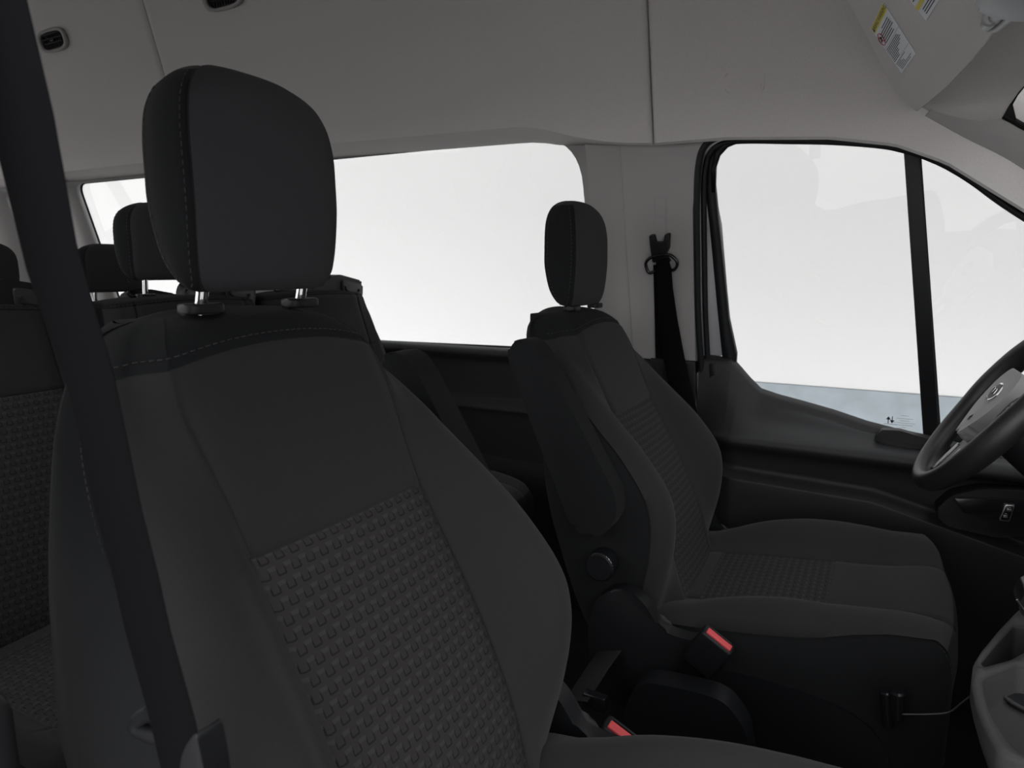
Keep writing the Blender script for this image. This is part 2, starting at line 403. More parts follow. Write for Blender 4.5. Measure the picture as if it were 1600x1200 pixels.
# cab panel: side continues forward, roof comes down to the windscreen header
head_panel2('ceiling_cab', -.5505, .30, 40)
HWD = .673
def hd_end(sy): return (.160 + .10 * (1 - sy * sy), 1.390 + .065 * (1 - abs(sy) ** 8))
hp = [(-.95, .84), (-.75, .78), (-.55, .62), (-.38, .42), (-.26, .20), (-.19, .095), (-.12, .040), (-.06, .014), (-.015, .002), (0, 0), (.004, .010)]
rows = []
for sy in np.linspace(-1.06, 1.06, 44):
    ex, ez = hd_end(max(-1.02, min(1.02, sy))); y = YC + HWD * sy
    rows.append(catmull([Vector((ex + a, y, ez + b)) for a, b in hp], 5))
struct(grid('trim_header', rows, M['headliner'], sharp=80, thick=.004))
# rear end of the van
struct(holed('wall_rear', [(.1, 0), (1.97, 0), (1.97, .84), (1.60, 2.1), (.47, 2.1), (.1, .84)], [smooth_poly([(.25, .95), (1.0, .95), (1.0, 1.6), (.32, 1.6)], .06), smooth_poly([(1.07, .95), (1.82, .95), (1.75, 1.6), (1.07, 1.6)], .06)],
      lambda y, z: Vector((rear_x, y, z)), M['grey_trim'], thick=.03))

# B pillar trim
bp_ = smooth_poly([WP(1093, 555), (-.655, .95), (-.655, 1.44), (-.46, 1.44), (-.452, 1.39), (-.470, 1.25)], 0)
pil = [(-.47, .84), (-.6565, .84), (-.6565, 1.46), (-.40, 1.46), (-.442, 1.41), (-.462, 1.36), (-.470, 1.25)]
slot = [WP(1022, 303), WP(1041, 303), WP(1042, 405), WP(1024, 405)]
def W3(off): return lambda x, z: W(x, z, off)
def plate(name, pts, off0, off1, m, parent=None, bevel=.003):
    o = W(0, 0, off0); return prism(name, [(p[0], p[1] / C15) for p in pts], (o, (1, 0, 0), (0, -S15, C15), (0, -C15, -S15)), off1 - off0, m, parent, bevel)
def wz(pts): return [(p[0], p[1]) for p in pts]
trim4 = struct(plate('trim_4', wz(pil), .003, .022, M['grey_trim'], bevel=.004))
struct(plate('trim_5', wz([(-.79 + .03, .84), (-.6575, .84), (-.6575, 1.46), (-.76, 1.46)]), .0, .010, M['grey_trim'], bevel=.004))
# dark lower B pillar cover
struct(plate('trim_6', wz([(-.47, .30), (-.585, .30), (-.600, .845), (-.47, .845)]), .012, .034, M['dark_trim'], bevel=.004))
# door opening: body seal running round the aperture (a rubber tube path on the wall)
seal_px = [(1106, 700), (1098, 600), (1091, 500), (1089, 400), (1089, 300), (1092, 255), (1100, 230), (1118, 216), (1150, 210), (1220, 209), (1300, 209), (1380, 214), (1430, 224), (1480, 243), (1530, 272), (1600, 322)]
sp_ = []
for p in seal_px:
    q = onW(*p, off=.020 if p[1] < 700 else .0); sp_.append(q)
q = sp_[-1]; sp_.append(q + Vector((.25, .045, -.18))); sp_.append(q + Vector((.6, .11, -.45)))
seal_path = catmull(sp_, 6)
struct(tube('trim_7', seal_path, .0085, M['rubber'], seg=10))
inner_path = [p + Vector((0, .018, 0)) + (Vector((-.05, 1.9, 1.0)) - p).normalized() * .016 for p in seal_path]
struct(tube('trim_8', inner_path, .0075, M['rubber'], seg=10))
# painted body flange behind the seal
fl = [(-.485, .84), (-.475, 1.2), (-.468, 1.35), (-.44, 1.43), (-.36, 1.445), (.0, 1.42), (.10, 1.37), (.35, 1.17), (.75, .86)]
fi = [(-.384, .84), (-.412, 1.2), (-.432, 1.30), (-.425, 1.38), (-.36, 1.42), (.0, 1.395), (.10, 1.345), (.345, 1.15), (.745, .84)]
struct(grid('trim_9', [[W(a[0], a[1], -.02), W(b[0], b[1], -.05)] for a, b in zip(fl, fi)], M['paint'], thick=.004))

# A pillar trim
AD = Vector((.75, .13, -.50))                         # direction of the windscreen's side edge
A0 = [onW(1470, 236, .03), onW(1540, 278, .02), onW(1600, 318, .02)]
P0 = Vector((.156, YC + HWD, 1.388)); A1 = [P0, P0 + AD * .065, P0 + AD * .13]
d0 = (A0[2] - A0[1])
A0 += [A0[2] + d0 * 2.5, A0[2] + d0 * 5]; A1 += [P0 + AD * .45, P0 + AD * .9]
A0 = [A0[0] - d0 * .8] + A0; A1 = [A1[0] + Vector((-.10, .0, .045))] + A1
rows = []
for a, b in zip(A0, A1):
    r_ = []
    for t in np.linspace(0, 1, 9):
        p = a.lerp(b, t); p = p + Vector((-.2, -1, -.1)).normalized() * .010 * math.sin(math.pi * t); r_.append(p)
    r_.append(b + Vector((.02, .02, .0))); rows.append(r_)
struct(grid('trim_10', catmull_rows(rows, 4), M['grey_trim'], sharp=80, thick=.004))
def wsp(sy, v, lift=0.0):
    ex, ez = hd_end(sy); hw = HWD + .117 * v
    return Vector((ex + .70 * v + .05 * v * (1 - sy * sy) + lift, YC + hw * sy, ez + (.93 - ez) * v - lift * .6))
SY = [math.sin(a) for a in np.linspace(-math.pi / 2, math.pi / 2, 31)]
ws = grid('window_7', [[wsp(a, v) for v in (0, .1, .2, .4, .7, 1)] for a in SY], M['glass']); ws['kind'] = 'structure'
def inner_v(sy): return .012 + .02 * max(0, (abs(sy) - .94) / .04) ** 2
fb = []
for a in np.linspace(-.988, .988, 61): fb.append([wsp(a, v, -.005) for v in np.linspace(0, inner_v(a), 4)])
grid('frit_top', fb, M['rubber'], ws, thick=.002)
for s_ in (-1, 1):
    grid('frit_side', [[wsp(s_ * q, v, -.005) for q in (.983, .992, 1.0)] for v in np.linspace(0, 1, 12)], M['rubber'], ws, thick=.002)

# ================================================================ DRIVER'S DOOR (a thing with parts)
door = tag(empty('door_1', (-.2, 1.97, .1), "driver's front door with dark lower trim and tall two-part window", None), kind='structure')
# window frame: black band following the aperture
fo = [(-.470, .845), (-.462, 1.10), (-.452, 1.30), (-.435, 1.375), (-.40, 1.410), (-.35, 1.422), (-.15, 1.407), (-.02, 1.384), (.06, 1.348), (.14, 1.298), (.25, 1.21), (.50, 1.00), (.66, .86), (.66, .55), (-.46, .60)]
gl = [WP(1150, 556), WP(1138, 500), WP(1130, 420), WP(1122, 350), WP(1116, 290), WP(1117, 262), WP(1124, 240), WP(1136, 228), WP(1155, 222), WP(1220, 220), WP(1300, 221), WP(1370, 228), WP(1412, 236)]
qg = [WP(1440, 247), WP(1470, 259), WP(1500, 276), WP(1550, 311), WP(1600, 346), (.42, 1.05), (.60, .88), (.60, .66), WP(1470, 668)]
lowg = [WP(1443, 690), (.05, .62), (-.38, .62)]
hole1 = gl + lowg; hole2 = qg
fo2 = [(-.402, .845), (-.416, 1.0), (-.432, 1.20), (-.443, 1.30), (-.440, 1.370), (-.418, 1.398)] + fo[5:13] + [(.66, .55), (-.40, .58)]
holed('window_frame', fo2, [hole1, hole2], W2(-.012), M['rubber'], door, thick=.022)
holed('inner_gasket', [WP(*p) for p in ((1113, 300), (1112, 262), (1118, 236), (1134, 221), (1155, 216), (1220, 214), (1300, 215), (1372, 221), (1430, 234), (1475, 252), (1508, 270), (1556, 304), (1600, 338))] + [(.45, 1.04), (.45, 1.02)] + [(p[0] - .0, p[1]) for p in [WP(1600, 345), WP(1552, 312), WP(1500, 277), WP(1470, 260), WP(1432, 244), WP(1370, 229), WP(1300, 222), WP(1220, 221), WP(1155, 223), WP(1138, 230), WP(1126, 243), WP(1119, 264), WP(1119, 300)]], [], W2(.004), M['black'], door, thick=.008)
gp = mesh('window_pane', [W(p[0], p[1], -.014) for p in [(p[0], p[1]) for p in hole1]], [tuple(range(len(hole1)))], M['glass'], door, smooth=False)
gq = mesh('quarter_pane', [W(p[0], p[1], -.014) for p in hole2], [tuple(range(len(hole2)))], M['glass'], door, smooth=False)
plate('divider_bar', [WP(1413, 234), WP(1438, 244), WP(1468, 690), WP(1443, 690)], -.004, .006, M['black'], door, bevel=.002)
# glass markings low in the pane: two arrows and etched lines
gm = []
def glassmark(px, py, pts, m, name='arrow_mark'):
    c = onW(px, py, -.011); sc = .0021
    vs = [c + Vector((1, 0, 0)) * (p[0] * sc) + Vector((0, -S15, C15)) * (p[1] * sc) for p in pts]
    return mesh(name, vs, [tuple(range(len(vs)))], m, gp, smooth=False)
arrow = [(-.5, -5), (.5, -5), (.5, .5), (2.6, .5), (0, 5), (-2.6, .5), (-.5, .5)]
glassmark(1388, 656, arrow, M['ink']); glassmark(1394, 656, [(p[0], -p[1]) for p in arrow], M['ink'])
for i, (wd, dy) in enumerate(((4, 0), (9, -4), (5, -7), (12, -10), (9, -13), (3, -16))):
    glassmark(1414, 650, [(-wd, dy), (wd, dy), (wd, dy + .35), (-wd, dy + .35)], M['ink'], 'etched_line')
glassmark(1391, 663, [(-7, 0), (7, 0), (7, .5), (-7, .5)], M['ink'], 'etched_line')
# door trim: lofted profile
DX = [(-.462, .848), (-.44, .853), (-.375, .848), (-.350, .822), (-.325, .795), (-.295, .768), (-.25, .756), (-.18, .742), (-.11, .727), (-.03, .705), (.04, .692), (.10, .684), (.16, .674), (.25, .66), (.40, .645), (.60, .64)]
rows = []
def ztop(x): return float(np.interp(x, [d[0] for d in DX], [d[1] for d in DX]))
xs = sorted(set([d[0] for d in DX] + list(np.linspace(-.46, .6, 50))))
for x in xs:
    zt = ztop(x)
    g = min(1, max(0, (x + .46) / .12)); g = g * g * (3 - 2 * g)
    zr = .635 + .012 * g - .01 * x; out = .085 * g               # arm ledge bulges into the cab
    yb = 1.962
    zp = .535 - .03 * x - .10 * max(0, x - .0) * 2.2                  # upper rim of the door pocket
    pr = [(1.995, zt - .002), (1.978, zt + .002), (1.958, zt - .006), (1.950, zt - .022), (1.948 - out * .10, zt - .35 * (zt - zr)), (1.945 - out * .35, zt - .62 * (zt - zr)), (1.942 - out * .80, zr + .012),
          (1.940 - out, zr - .004), (1.942 - out * .95, zr - .022), (1.948 - out * .65, zr - .045), (1.950 - out * .50, zp + .03), (1.950 - out * .45, zp + .008), (1.950 - out * .75, zp - .010), (1.950 - out * .80, zp - .03), (1.950 - out * .6, zp - .15), (1.955, -.03), (1.995, -.03)]
    rows.append(catmull([Vector((x, a, b)) for a, b in pr], 4))
mesh('door_trim', *loft(rows, closed=True), M['dark_trim'], door, sharp=70)
# recess with dark cover under the divider
rec = [onY(*p, 1.925) for p in ((1366, 682), (1378, 670), (1405, 671), (1450, 684), (1480, 690), (1490, 705), (1440, 700), (1395, 697), (1370, 690))]
prism('tweeter_cover', smooth_poly([(p.x, p.z) for p in rec], .004), ((0, 1.912, 0), (1, 0, 0), (0, 0, 1), (0, 1, 0)), .03, M['black'], door, .003)
sm = [onY(*p, 1.95) for p in ((1108, 567), (1121, 567), (1121, 592), (1109, 592))]
prism('access_cover', smooth_poly([(p.x, p.z) for p in sm], .006), ((0, 1.9475, 0), (1, 0, 0), (0, 0, 1), (0, 1, 0)), .01, M['black'], door, .0008)
# inner handle bezel, lever and lock switch
hb = [onY(*p, 1.85) for p in ((1458, 798), (1485, 772), (1530, 762), (1610, 765), (1640, 790), (1620, 830), (1560, 838), (1480, 820))]
prism('handle_bezel', smooth_poly([(p.x, p.z) for p in hb], .015), ((0, 1.835, 0), (1, 0, 0), (0, 0, 1), (0, 1, 0)), .12, M['black'], door, .006)
hl_ = [onY(*p, 1.832) for p in ((1488, 776), (1560, 778), (1610, 782), (1595, 800), (1540, 806), (1505, 800))]
prism('door_handle', smooth_poly([(p.x, p.z) for p in hl_], .008), ((0, 1.822, 0), (1, 0, 0), (0, 0, 1), (0, 1, 0)), .014, M['gloss_black'], door, .004)
lk = [onY(*p, 1.825) for p in ((1570, 786), (1585, 787), (1576, 813), (1560, 811))]
sw = prism('lock_switch', smooth_poly([(p.x, p.z) for p in lk], .003), ((0, 1.815, 0), (1, 0, 0), (0, 0, 1), (0, 1, 0)), .012, M['satin'], door, .001)
c0 = sum((Vector(p) for p in lk), Vector()) / 4
prism('switch_key', smooth_poly([(c0.x + (p.x - c0.x) * .8, c0.z + (p.z - c0.z) * .84) for p in lk], .003), ((0, 1.8125, 0), (1, 0, 0), (0, 0, 1), (0, 1, 0)), .004, M['gloss_black'], sw, .0008)
for k in (-.008, .008):
    ring = [Vector((c0.x + k * .35 + .0035 * math.cos(a), 1.8115, c0.z + k + .003 + .0035 * math.sin(a))) for a in np.linspace(0, math.pi, 7)]
    tube('padlock_symbol', ring, .0005, M['satin'], sw, 5)
    box('padlock_body', (c0.x + k * .35, 1.8118, c0.z + k), (.008, .0008, .0055), M['satin'], sw, .0002)

# ================================================================ FRONT SEATS
def headrest_geo(parent, loc, sx=1.0, sz=1.0, th=1.0):
    """head restraint with front strip and darker side discs; loc = centre bottom front reference"""
    T = [(1.075, -.602, -.630, .074), (1.079, -.595, -.640, .083), (1.090, -.588, -.651, .090), (1.115, -.583, -.664, .0945), (1.16, -.579, -.674, .0965), (1.195, -.579, -.675, .0965), (1.225, -.580, -.675, .0960), (1.250, -.583, -.675, .0925),
         (1.266, -.587, -.674, .087), (1.279, -.592, -.672, .079), (1.290, -.600, -.669, .067), (1.298, -.609, -.664, .052), (1.303, -.621, -.657, .037)]
    rings = []; mi = []
    for z, xf, xr, w in interp(T, 5):
        d = (xf - xr); r_ = []; nf = 14
        for k in range(nf + 1):                     # front strip, far to near
            u = -w + 2 * w * k / nf; s = abs(u) / w
            r_.append((xf - .010 * s ** 3 * min(1, d / .06), u))
        g = min(.004, d * .1)
        r_.append((xf - .0115, w + .0005)); r_.append((xf - .0145, w - .002)); r_.append((xf - .0175, w + .001))
        for t in (.15, .35, .6, .8): r_.append((xf - .018 - (d - .034) * t, w + .006 * math.sin(math.pi * t)))
        r_.append((xr + .014, w * .985)); r_.append((xr + .006, w * .95))
        for k in range(1, 8): r_.append((xr, w * (.86 - 1.72 * k / 8)))
        r_.append((xr + .006, -w * .95)); r_.append((xr + .014, -w * .985))
        for t in (.8, .6, .35, .15): r_.append((xf - .018 - (d - .034) * t, -w - .006 * math.sin(math.pi * t)))
        r_.append((xf - .0175, -w - .001)); r_.append((xf - .0145, -w + .002)); r_.append((xf - .0115, -w - .0005))
        rings.append([Vector((loc[0] + (-.60 + (p[0] + .60) * th) , loc[1] + p[1] * sx, loc[2] + 1.075 + (z - 1.075 - .0 * (max(0, -.590 - p[0]) ** 2 / (max(0, -.590 - p[0]) + .02)) * max(0, min(1, (z - 1.21) / .07)) ** 1.5) * sz)) for p in r_])
    vs, fs = loft(rings); n = len(rings[0])
    for i in range(len(rings) - 1):
        zc = .5 * (rings[i][0].z + rings[i + 1][0].z); top = (zc - loc[2] - 1.075) / sz > .217
        for j in range(n):
            side = (17 <= j <= 23) or (31 <= j <= 39)
            mi.append(1 if side and not top else 0)
    mi += [0, 0]
    h = mesh('headrest', vs, fs, [M['knit_h'], M['side']], parent, mi, sharp=75)
    lines = []
    for jj, sgn in ((14, 1), (0, -1)):
        idx = 18 if sgn > 0 else (n - 3)
        ln = [r[idx] + Vector((-.003, sgn * .0012, 0)) for r in rings[7:-8]]
        idr = 23 if sgn > 0 else n - 3 - 7 + 0
        ln2 = [r[24 if sgn > 0 else 32] + Vector((.002, sgn * .002, 0)) for r in rings[9:-16]]
        zb = ln[0].z; arc = [ln[0].lerp(ln2[0], t) + Vector((0, sgn * .004 * math.sin(math.pi * t), -.012 * math.sin(math.pi * t))) for t in np.linspace(0, 1, 9)]
        lines.append(ln2[::-1] + arc[::-1] + ln)
    stitches('stitching', lines, h)
    return h
M['knit_h'] = mat('charcoal_knit_dark', (.048, .0465, .051), .95, bump=.6, bscale=900, var=.06, spec=.12, sheen=.05)

BT = [  # z, centre x, bolster x, rear x, half width, half width of centre panel
    (.30, -.300, -.360, -.480, .215, .120), (.36, -.305, -.372, -.515, .225, .122), (.43, -.322, -.366, -.545, .236, .125), (.50, -.345, -.352, -.565, .248, .128), (.56, -.362, -.339, -.580, .257, .130),
    (.61, -.382, -.333, -.592, .264, .132), (.66, -.405, -.334, -.602, .268, .133), (.71, -.430, -.350, -.610, .269, .133), (.776, -.467, -.400, -.620, .262, .132), (.83, -.497, -.455, -.632, .253, .131),
    (.88, -.521, -.507, -.645, .240, .134), (.93, -.543, -.551, -.662, .222, .140), (.97, -.560, -.583, -.680, .205, .143), (1.0, -.572, -.606, -.695, .189, .140), (1.022, -.582, -.622, -.704, .176, .136)]
TT = [  # above the cross seam: the darker top cap
    (1.029, -.588, -.628, -.706, .170, .132), (1.037, -.597, -.636, -.708, .161, .128), (1.045, -.610, -.647, -.707, .150, .12), (1.050, -.622, -.655, -.705, .140, .11), (1.054, -.640, -.663, -.700, .125, .10), (1.056, -.655, -.670, -.692, .110, .09)]
def backrest_ring(row, loc, drop=0.0):
    z, xc, xb, xr, w, c = row; P = []
    def front(u):
        a = abs(u)
        if a <= c: return xc + .004 * (1 - (a / c) ** 2)
        t = (a - c) / (w - c)
        if t < .62: s = t / .62; return xc + (xb - xc) * (s * s * (3 - 2 * s)) if abs(xb - xc) < 1 else xc
        s = (t - .62) / .38; return xb - .035 * s ** 2.2
    us = [-w + (w - c) * k / 9 for k in range(9)] + [-c - .004, -c, -c + .004] + [-c + 2 * c * k / 12 for k in range(1, 12)] + [c - .004, c, c + .004] + [c + (w - c) * k / 9 for k in range(1, 10)]
    for u in us:
        x = front(u)
        if abs(abs(u) - c) < 1e-6: x -= .0035
        P.append((x, u))
    xs_ = front(w)
    P.append((xs_ - .004, w - .0025)); P.append((xs_ - .009, w + .001))
    for t in (.2, .4, .6, .8): P.append((xs_ - .010 + (xr - xs_ + .03) * t, w + .010 * math.sin(math.pi * t)))
    P.append((xr + .012, w - .006)); P.append((xr + .002, w - .022))
    for k in range(1, 9): P.append((xr - .012 * math.sin(math.pi * k / 9), (w - .03) * (1 - 2 * k / 9)))
    P.append((xr + .002, -w + .022)); P.append((xr + .012, -w + .006))
    for t in (.8, .6, .4, .2): P.append((xs_ - .010 + (xr - xs_ + .03) * t, -w - .010 * math.sin(math.pi * t)))
    P.append((xs_ - .009, -w - .001)); P.append((xs_ - .004, -w + .0025))
    return [Vector((loc[0] + x, loc[1] + u, loc[2] + z - drop * (abs(u) / .17) ** 2.2)) for x, u in P], len(us)
def backrest_geo(parent, loc, BT=BT, TT=TT, zseam=.832, name='backrest', drop=.028):
    rows = interp(BT, 5) + interp(TT, 4)
    # cross seam: insert a groove
    rows2 = []
    for r_ in rows:
        rows2.append(np.array(r_))
    zs = [r_[0] for r_ in rows2]
    lin = lambda z: np.array([np.interp(z, zs, [r_[c] for r_ in rows2]) for c in range(len(rows2[0]))])
    g = lin(zseam); g[1] -= .003; up = lin(zseam + .0035); dn = lin(zseam - .0035)
    rows2 = [r_ for r_ in rows2 if r_[0] < zseam - .006] + [dn, g, up] + [r_ for r_ in rows2 if r_[0] > zseam + .006]
    rings = []; ztop = BT[-1][0]; z_a = BT[-5][0]; kk = []
    for r_ in rows2:
        dr = .0 if r_[0] < z_a else drop * min(1, (r_[0] - z_a) / (ztop - z_a)) ** 2
        ring, nu = backrest_ring(r_, loc, dr); rings.append(ring); kk.append(r_[0])
    # groove at the cap seam
    it = [i for i, z in enumerate(kk) if z <= ztop + 1e-6][-1]
    rings[it] = [p + Vector((-.003, 0, 0)) if j < nu else p for j, p in enumerate(rings[it])]
    vs, fs = loft(rings); n = len(rings[0]); mi = []; uvs = []
    acc = 0; prev = None
    for i, r_ in enumerate(rings):
        c = r_[nu // 2]
        if prev is not None: acc += (c - prev).length
        prev = c
        for j, p in enumerate(r_): uvs.append((p.y - loc[1], acc))
    for i in range(len(rings) - 1):
        zm = .5 * (kk[i] + kk[i + 1])
        for j in range(n):
            m = 0
            if j >= nu - 1: m = 1
            elif zm > ztop: m = 1
            elif 10 <= j < nu - 11 and zm < zseam - .001: m = 2
            mi.append(m)
    mi += [1, 1]
    b = mesh(name, vs, fs, [M['knit'], M['side'], M['weave']], parent, mi, uvs=uvs, sharp=75)
    lines = [[rings[min(it + 2, len(rings) - 1)][j] + Vector((.0012, 0, .0006)) for j in range(1, nu - 1)]]
    lines += [[r_[nu + 1] + Vector((-.004, .002, 0)) for r_ in rings[4:it]], [r_[n - 1] + Vector((-.004, -.002, 0)) for r_ in rings[4:it]]]
    stitches('stitching', lines, b)
    return b
CT = [  # x, centre top z, bolster z, bottom z, half width, panel half width
    (-.400, .440, .450, .36, .215, .118), (-.36, .448, .462, .31, .232, .120), (-.30, .458, .485, .28, .242, .121), (-.22, .470, .518, .27, .250, .121), (-.13, .480, .540, .262, .254, .120), (-.05, .488, .547, .26, .255, .120),
    (.03, .500, .550, .26, .258, .122), (.09, .512, .552, .262, .262, .125), (.130, .518, .550, .265, .263, .128), (.155, .514, .536, .27, .260, .13), (.168, .496, .508, .285, .255, .13), (.174, .45, .455, .31, .248, .12)]
def cushion_geo(parent, loc, CT=CT, xseam=-.055, name='seat_cushion', weave_from=-.30, tilt=.06, seam=.155):
    rows = [np.array(r_) for r_ in interp(CT, 5)]
    lin = lambda x: np.array([np.interp(x, [q[0] for q in rows], [q[c] for q in rows]) for c in range(len(rows[0]))])
    dn, g, up = lin(xseam - .003), lin(xseam), lin(xseam + .003); g[1] -= .003
    rows = [r_ for r_ in rows if r_[0] < xseam - .006] + [dn, g, up] + [r_ for r_ in rows if r_[0] > xseam + .006]
    rings = []; xr_top = rows[-1][0]
    for r_ in rows:
        x, zc, zb, z0, w, c = r_; P = []
        fr_ = max(0.0, min(1.0, (x - xr_top + .14) / .10)); fr_ = fr_ * fr_ * (3 - 2 * fr_)
        def top(u):
            a = abs(u)
            if a <= c: return zc + .003 * (1 - (a / c) ** 2)
            t = (a - c) / (w - c)
            if t < .60: s = t / .60; return zc + (zb - zc) * s * s * (3 - 2 * s)
            s = (t - .60) / .40; return zb - (zb - min(zb - .004, float(np.interp(x, [-.33, -.1, 0, .15], [.455, .497, .524, .542])) if seam else zb - .02)) * s ** 2.0
        us = [-w + (w - c) * q / 9 for q in range(9)] + [-c - .004, -c, -c + .004] + [-c + 2 * c * q / 12 for q in range(1, 12)] + [c - .004, c, c + .004] + [c + (w - c) * q / 9 for q in range(1, 10)]
        for u in us:
            z = top(u)
            if abs(abs(u) - c) < 1e-6: z -= .0035
            P.append((u, z))
        ze = top(w); nu = len(us)
        P.append((w - .0025, ze - .004)); P.append((w + .001, ze - .009))
        for t in (.3, .6, .9): P.append((w + .004 * math.sin(math.pi * t), ze - .009 + (z0 - ze + .02) * t))
        P.append((w - .01, z0)); P.append((-w + .01, z0))
        for t in (.9, .6, .3): P.append((-w - .004 * math.sin(math.pi * t), ze - .009 + (z0 - ze + .02) * t))
        P.append((-w - .001, ze - .009)); P.append((-w + .0025, ze - .004))
        bow = -.02 * 0
        rings.append([Vector((loc[0] + x - .022 * (abs(u) / .25) ** 2 * max(0, min(1, x / .1)), loc[1] + u, loc[2] + z + tilt * u * (1 - max(0, min(1, (x + .05) / .12))))) for u, z in P])
    vs, fs = loft(rings); n = len(rings[0]); mi = []; uvs = []
    for r_ in rings:
        for p in r_: uvs.append((p.y - loc[1], (p.x - loc[0])))
    for i in range(len(rings) - 1):
        xm = .5 * (rows[i][0] + rows[i + 1][0])
        for j in range(n):
            m = 0
            if j >= nu - 1 or xm > xr_top - .012: m = 1
            elif 10 <= j < nu - 11 and weave_from < xm < xseam: m = 2
            mi.append(m)
    mi += [1, 1]
    b = mesh(name, vs, fs, [M['knit'], M['side'], M['weave']], parent, mi, uvs=uvs, sharp=75)
    stitches('stitching', [[r_[nu + 1] + Vector((0, .002, -.004)) for r_ in rings[4:-3]], [r_[n - 1] + Vector((0, -.002, -.004)) for r_ in rings[4:-3]]], b)
    return b
def guide_and_post(parent, x, y, z0, z1, r=.0062, lean=.012, lever=True):
    cyl('headrest_post', (x + .004, y, z0 - .004), (x + lean + .004, y, z1), r, M['chrome'], parent, 18)
    g = prism('post_guide', smooth_poly([(-.022, -.015), (.022, -.015), (.022, .015), (-.022, .015)], .012, 5), ((x + .006, y, z0 - .004), (0, 1, 0), (1, 0, 0), (0, 0, 1)), .011, M['black'], parent, .003)
    return g
def front_seat(cy, dx, dz, side, label, ax=0, az=0, ay=.008, hx=0):
    """side = +1: aisle is towards +y"""
    t = empty('front_seat', (-.12 + dx, cy, 0), label, 'seat')
    L = (dx, cy, dz)
    h = headrest_geo(t, (dx + hx, cy, dz - (.014 if hx else 0)), sz=1.045 if hx else 1)
    backrest_geo(t, L)
    for s in (-1, 1): guide_and_post(t, -.634 + dx, cy + s * .069, 1.056 + dz, 1.10 + dz)
    cushion_geo(t, L)
    a = side; yo = cy + a * .268
    # raised arm rest beside the backrest
    arm = [(-.655, .975), (-.650, 1.0), (-.625, 1.012), (-.600, 1.006), (-.580, .985), (-.50, .857), (-.42, .722), (-.415, .682), (-.440, .640), (-.475, .622), (-.510, .640), (-.545, .720), (-.600, .840)]
    ar = smooth_poly([(p[0] + dx + ax, p[1] + dz + az) for p in arm], .03, 4)
    y0 = yo - .000 if a > 0 else yo
    prism('armrest', ar, ((0, yo + a * ay, 0), (1, 0, 0), (0, 0, 1), (0, a, 0)), .052, M['side'], t, .016, 4, 60)
    # recliner shield, knob, valance
    sh = [(-.475, .30), (-.485, .42), (-.470, .485), (-.430, .520), (-.395, .520), (-.365, .500), (-.335, .455), (-.300, .448), (-.22, .452), (-.20, .43), (-.22, .40), (-.215, .30), (-.30, .27), (-.44, .27)]
    for q, (s, dd) in enumerate(((a, 0), (-a, .0))):
        prism('recliner_shield', smooth_poly([(p[0] + dx, p[1] + dz) for p in sh], .02, 4), ((0, cy + s * .262, 0), (1, 0, 0), (0, 0, 1), (0, s, 0)), .034, M['black'], t, .006, 3)
    kx, kz = -.457 + dx, .562 + dz
    kb = cyl('recliner_knob', (kx, cy + a * .272, kz), (kx, cy + a * .312, kz), .030, M['black'], t, 28, bevel=.004)
    tube('knob_ring', [Vector((kx + .0285 * math.cos(q), cy + a * .308, kz + .0285 * math.sin(q))) for q in np.linspace(-.3, 2.6, 16)], .0012, M['satin'], kb, 6)
    # plastic valance along the seat base
    va = [(-.44, .30), (-.20, .385), (-.10, .385), (.00, .375), (.045, .35), (.07, .31), (.075, .22), (-.44, .18)]
    for s in (-1, 1):
        prism('side_valance', smooth_poly([(p[0] + dx, p[1] + dz) for p in va], .03, 4), ((0, cy + s * .238, 0), (1, 0, 0), (0, 0, 1), (0, s, 0)), .030, M['black'], t, .005, 3)
    # base: slides and pedestal
    box('seat_frame', (-.15 + dx, cy, .235 + dz / 2), (.50, .40, .06), M['black'], t, .006)
    for s in (-1, 1): box('slide_rail', (-.15 + dx, cy + s * .19, .185 + dz / 2), (.56, .035, .03), M['satin_dark'], t, .004)
    box('pedestal', (-.16 + dx, cy, .085 + dz / 4), (.46, .42, .168 + dz / 2), M['black'], t, .01)
    return t
M['satin_dark'] = mat('dark_metal', (.10, .10, .105), .45, metal=.8)
front_seat(.547, 0, 0, 1, 'nearest grey cloth front seat filling the left foreground, without steering wheel', -.025, -.035, .0)
front_seat(1.527, -.010, -.05, -1, "driver's grey cloth seat behind the steering wheel, beside the far door", hx=-.02)

# red buckles on stalks beside each front seat
def buckle(p, ax, up, label):
    """p = centre of the top face; ax = long direction of the red strip; up = stalk direction"""
    t = empty('seat_belt_buckle', p, label, 'buckle')
    ax = Vector(ax).normalized(); up = Vector(up).normalized(); ay = up.cross(ax).normalized(); up = ax.cross(ay).normalized()
    p = Vector(p); R = Matrix((ax, ay, up)).transposed()
    box('housing', p - up * .040, (.064, .030, .080), M['black'], t, .006, R)
    box('release_button', p + up * .0015 - ay * .0045, (.050, .014, .006), M['red'], t, .002, R)
    box('tongue_slot', p + up * .0010 + ay * .0075, (.046, .004, .004), M['rubber'], t, .001, R)
    strap('stalk', [p - up * .075, p - up * .14, p - up * .19 + ax * .01, p - up * .23 + ax * .02], .042, ax, .004, M['webbing'], t)
    return t
b1a, b1b = onY(1108, 985, 1.190), onY(1140, 1011, 1.190)
buckle((b1a + b1b) / 2, b1b - b1a, (.15, -.12, 1), "black buckle with red button beside the driver's seat cushion")
b2a, b2b = onY(955, 1130, .86), onY(998, 1163, .86)
buckle((b2a + b2b) / 2, b2b - b2a, (.1, -.15, 1), 'black buckle with red button beside the nearest front seat')

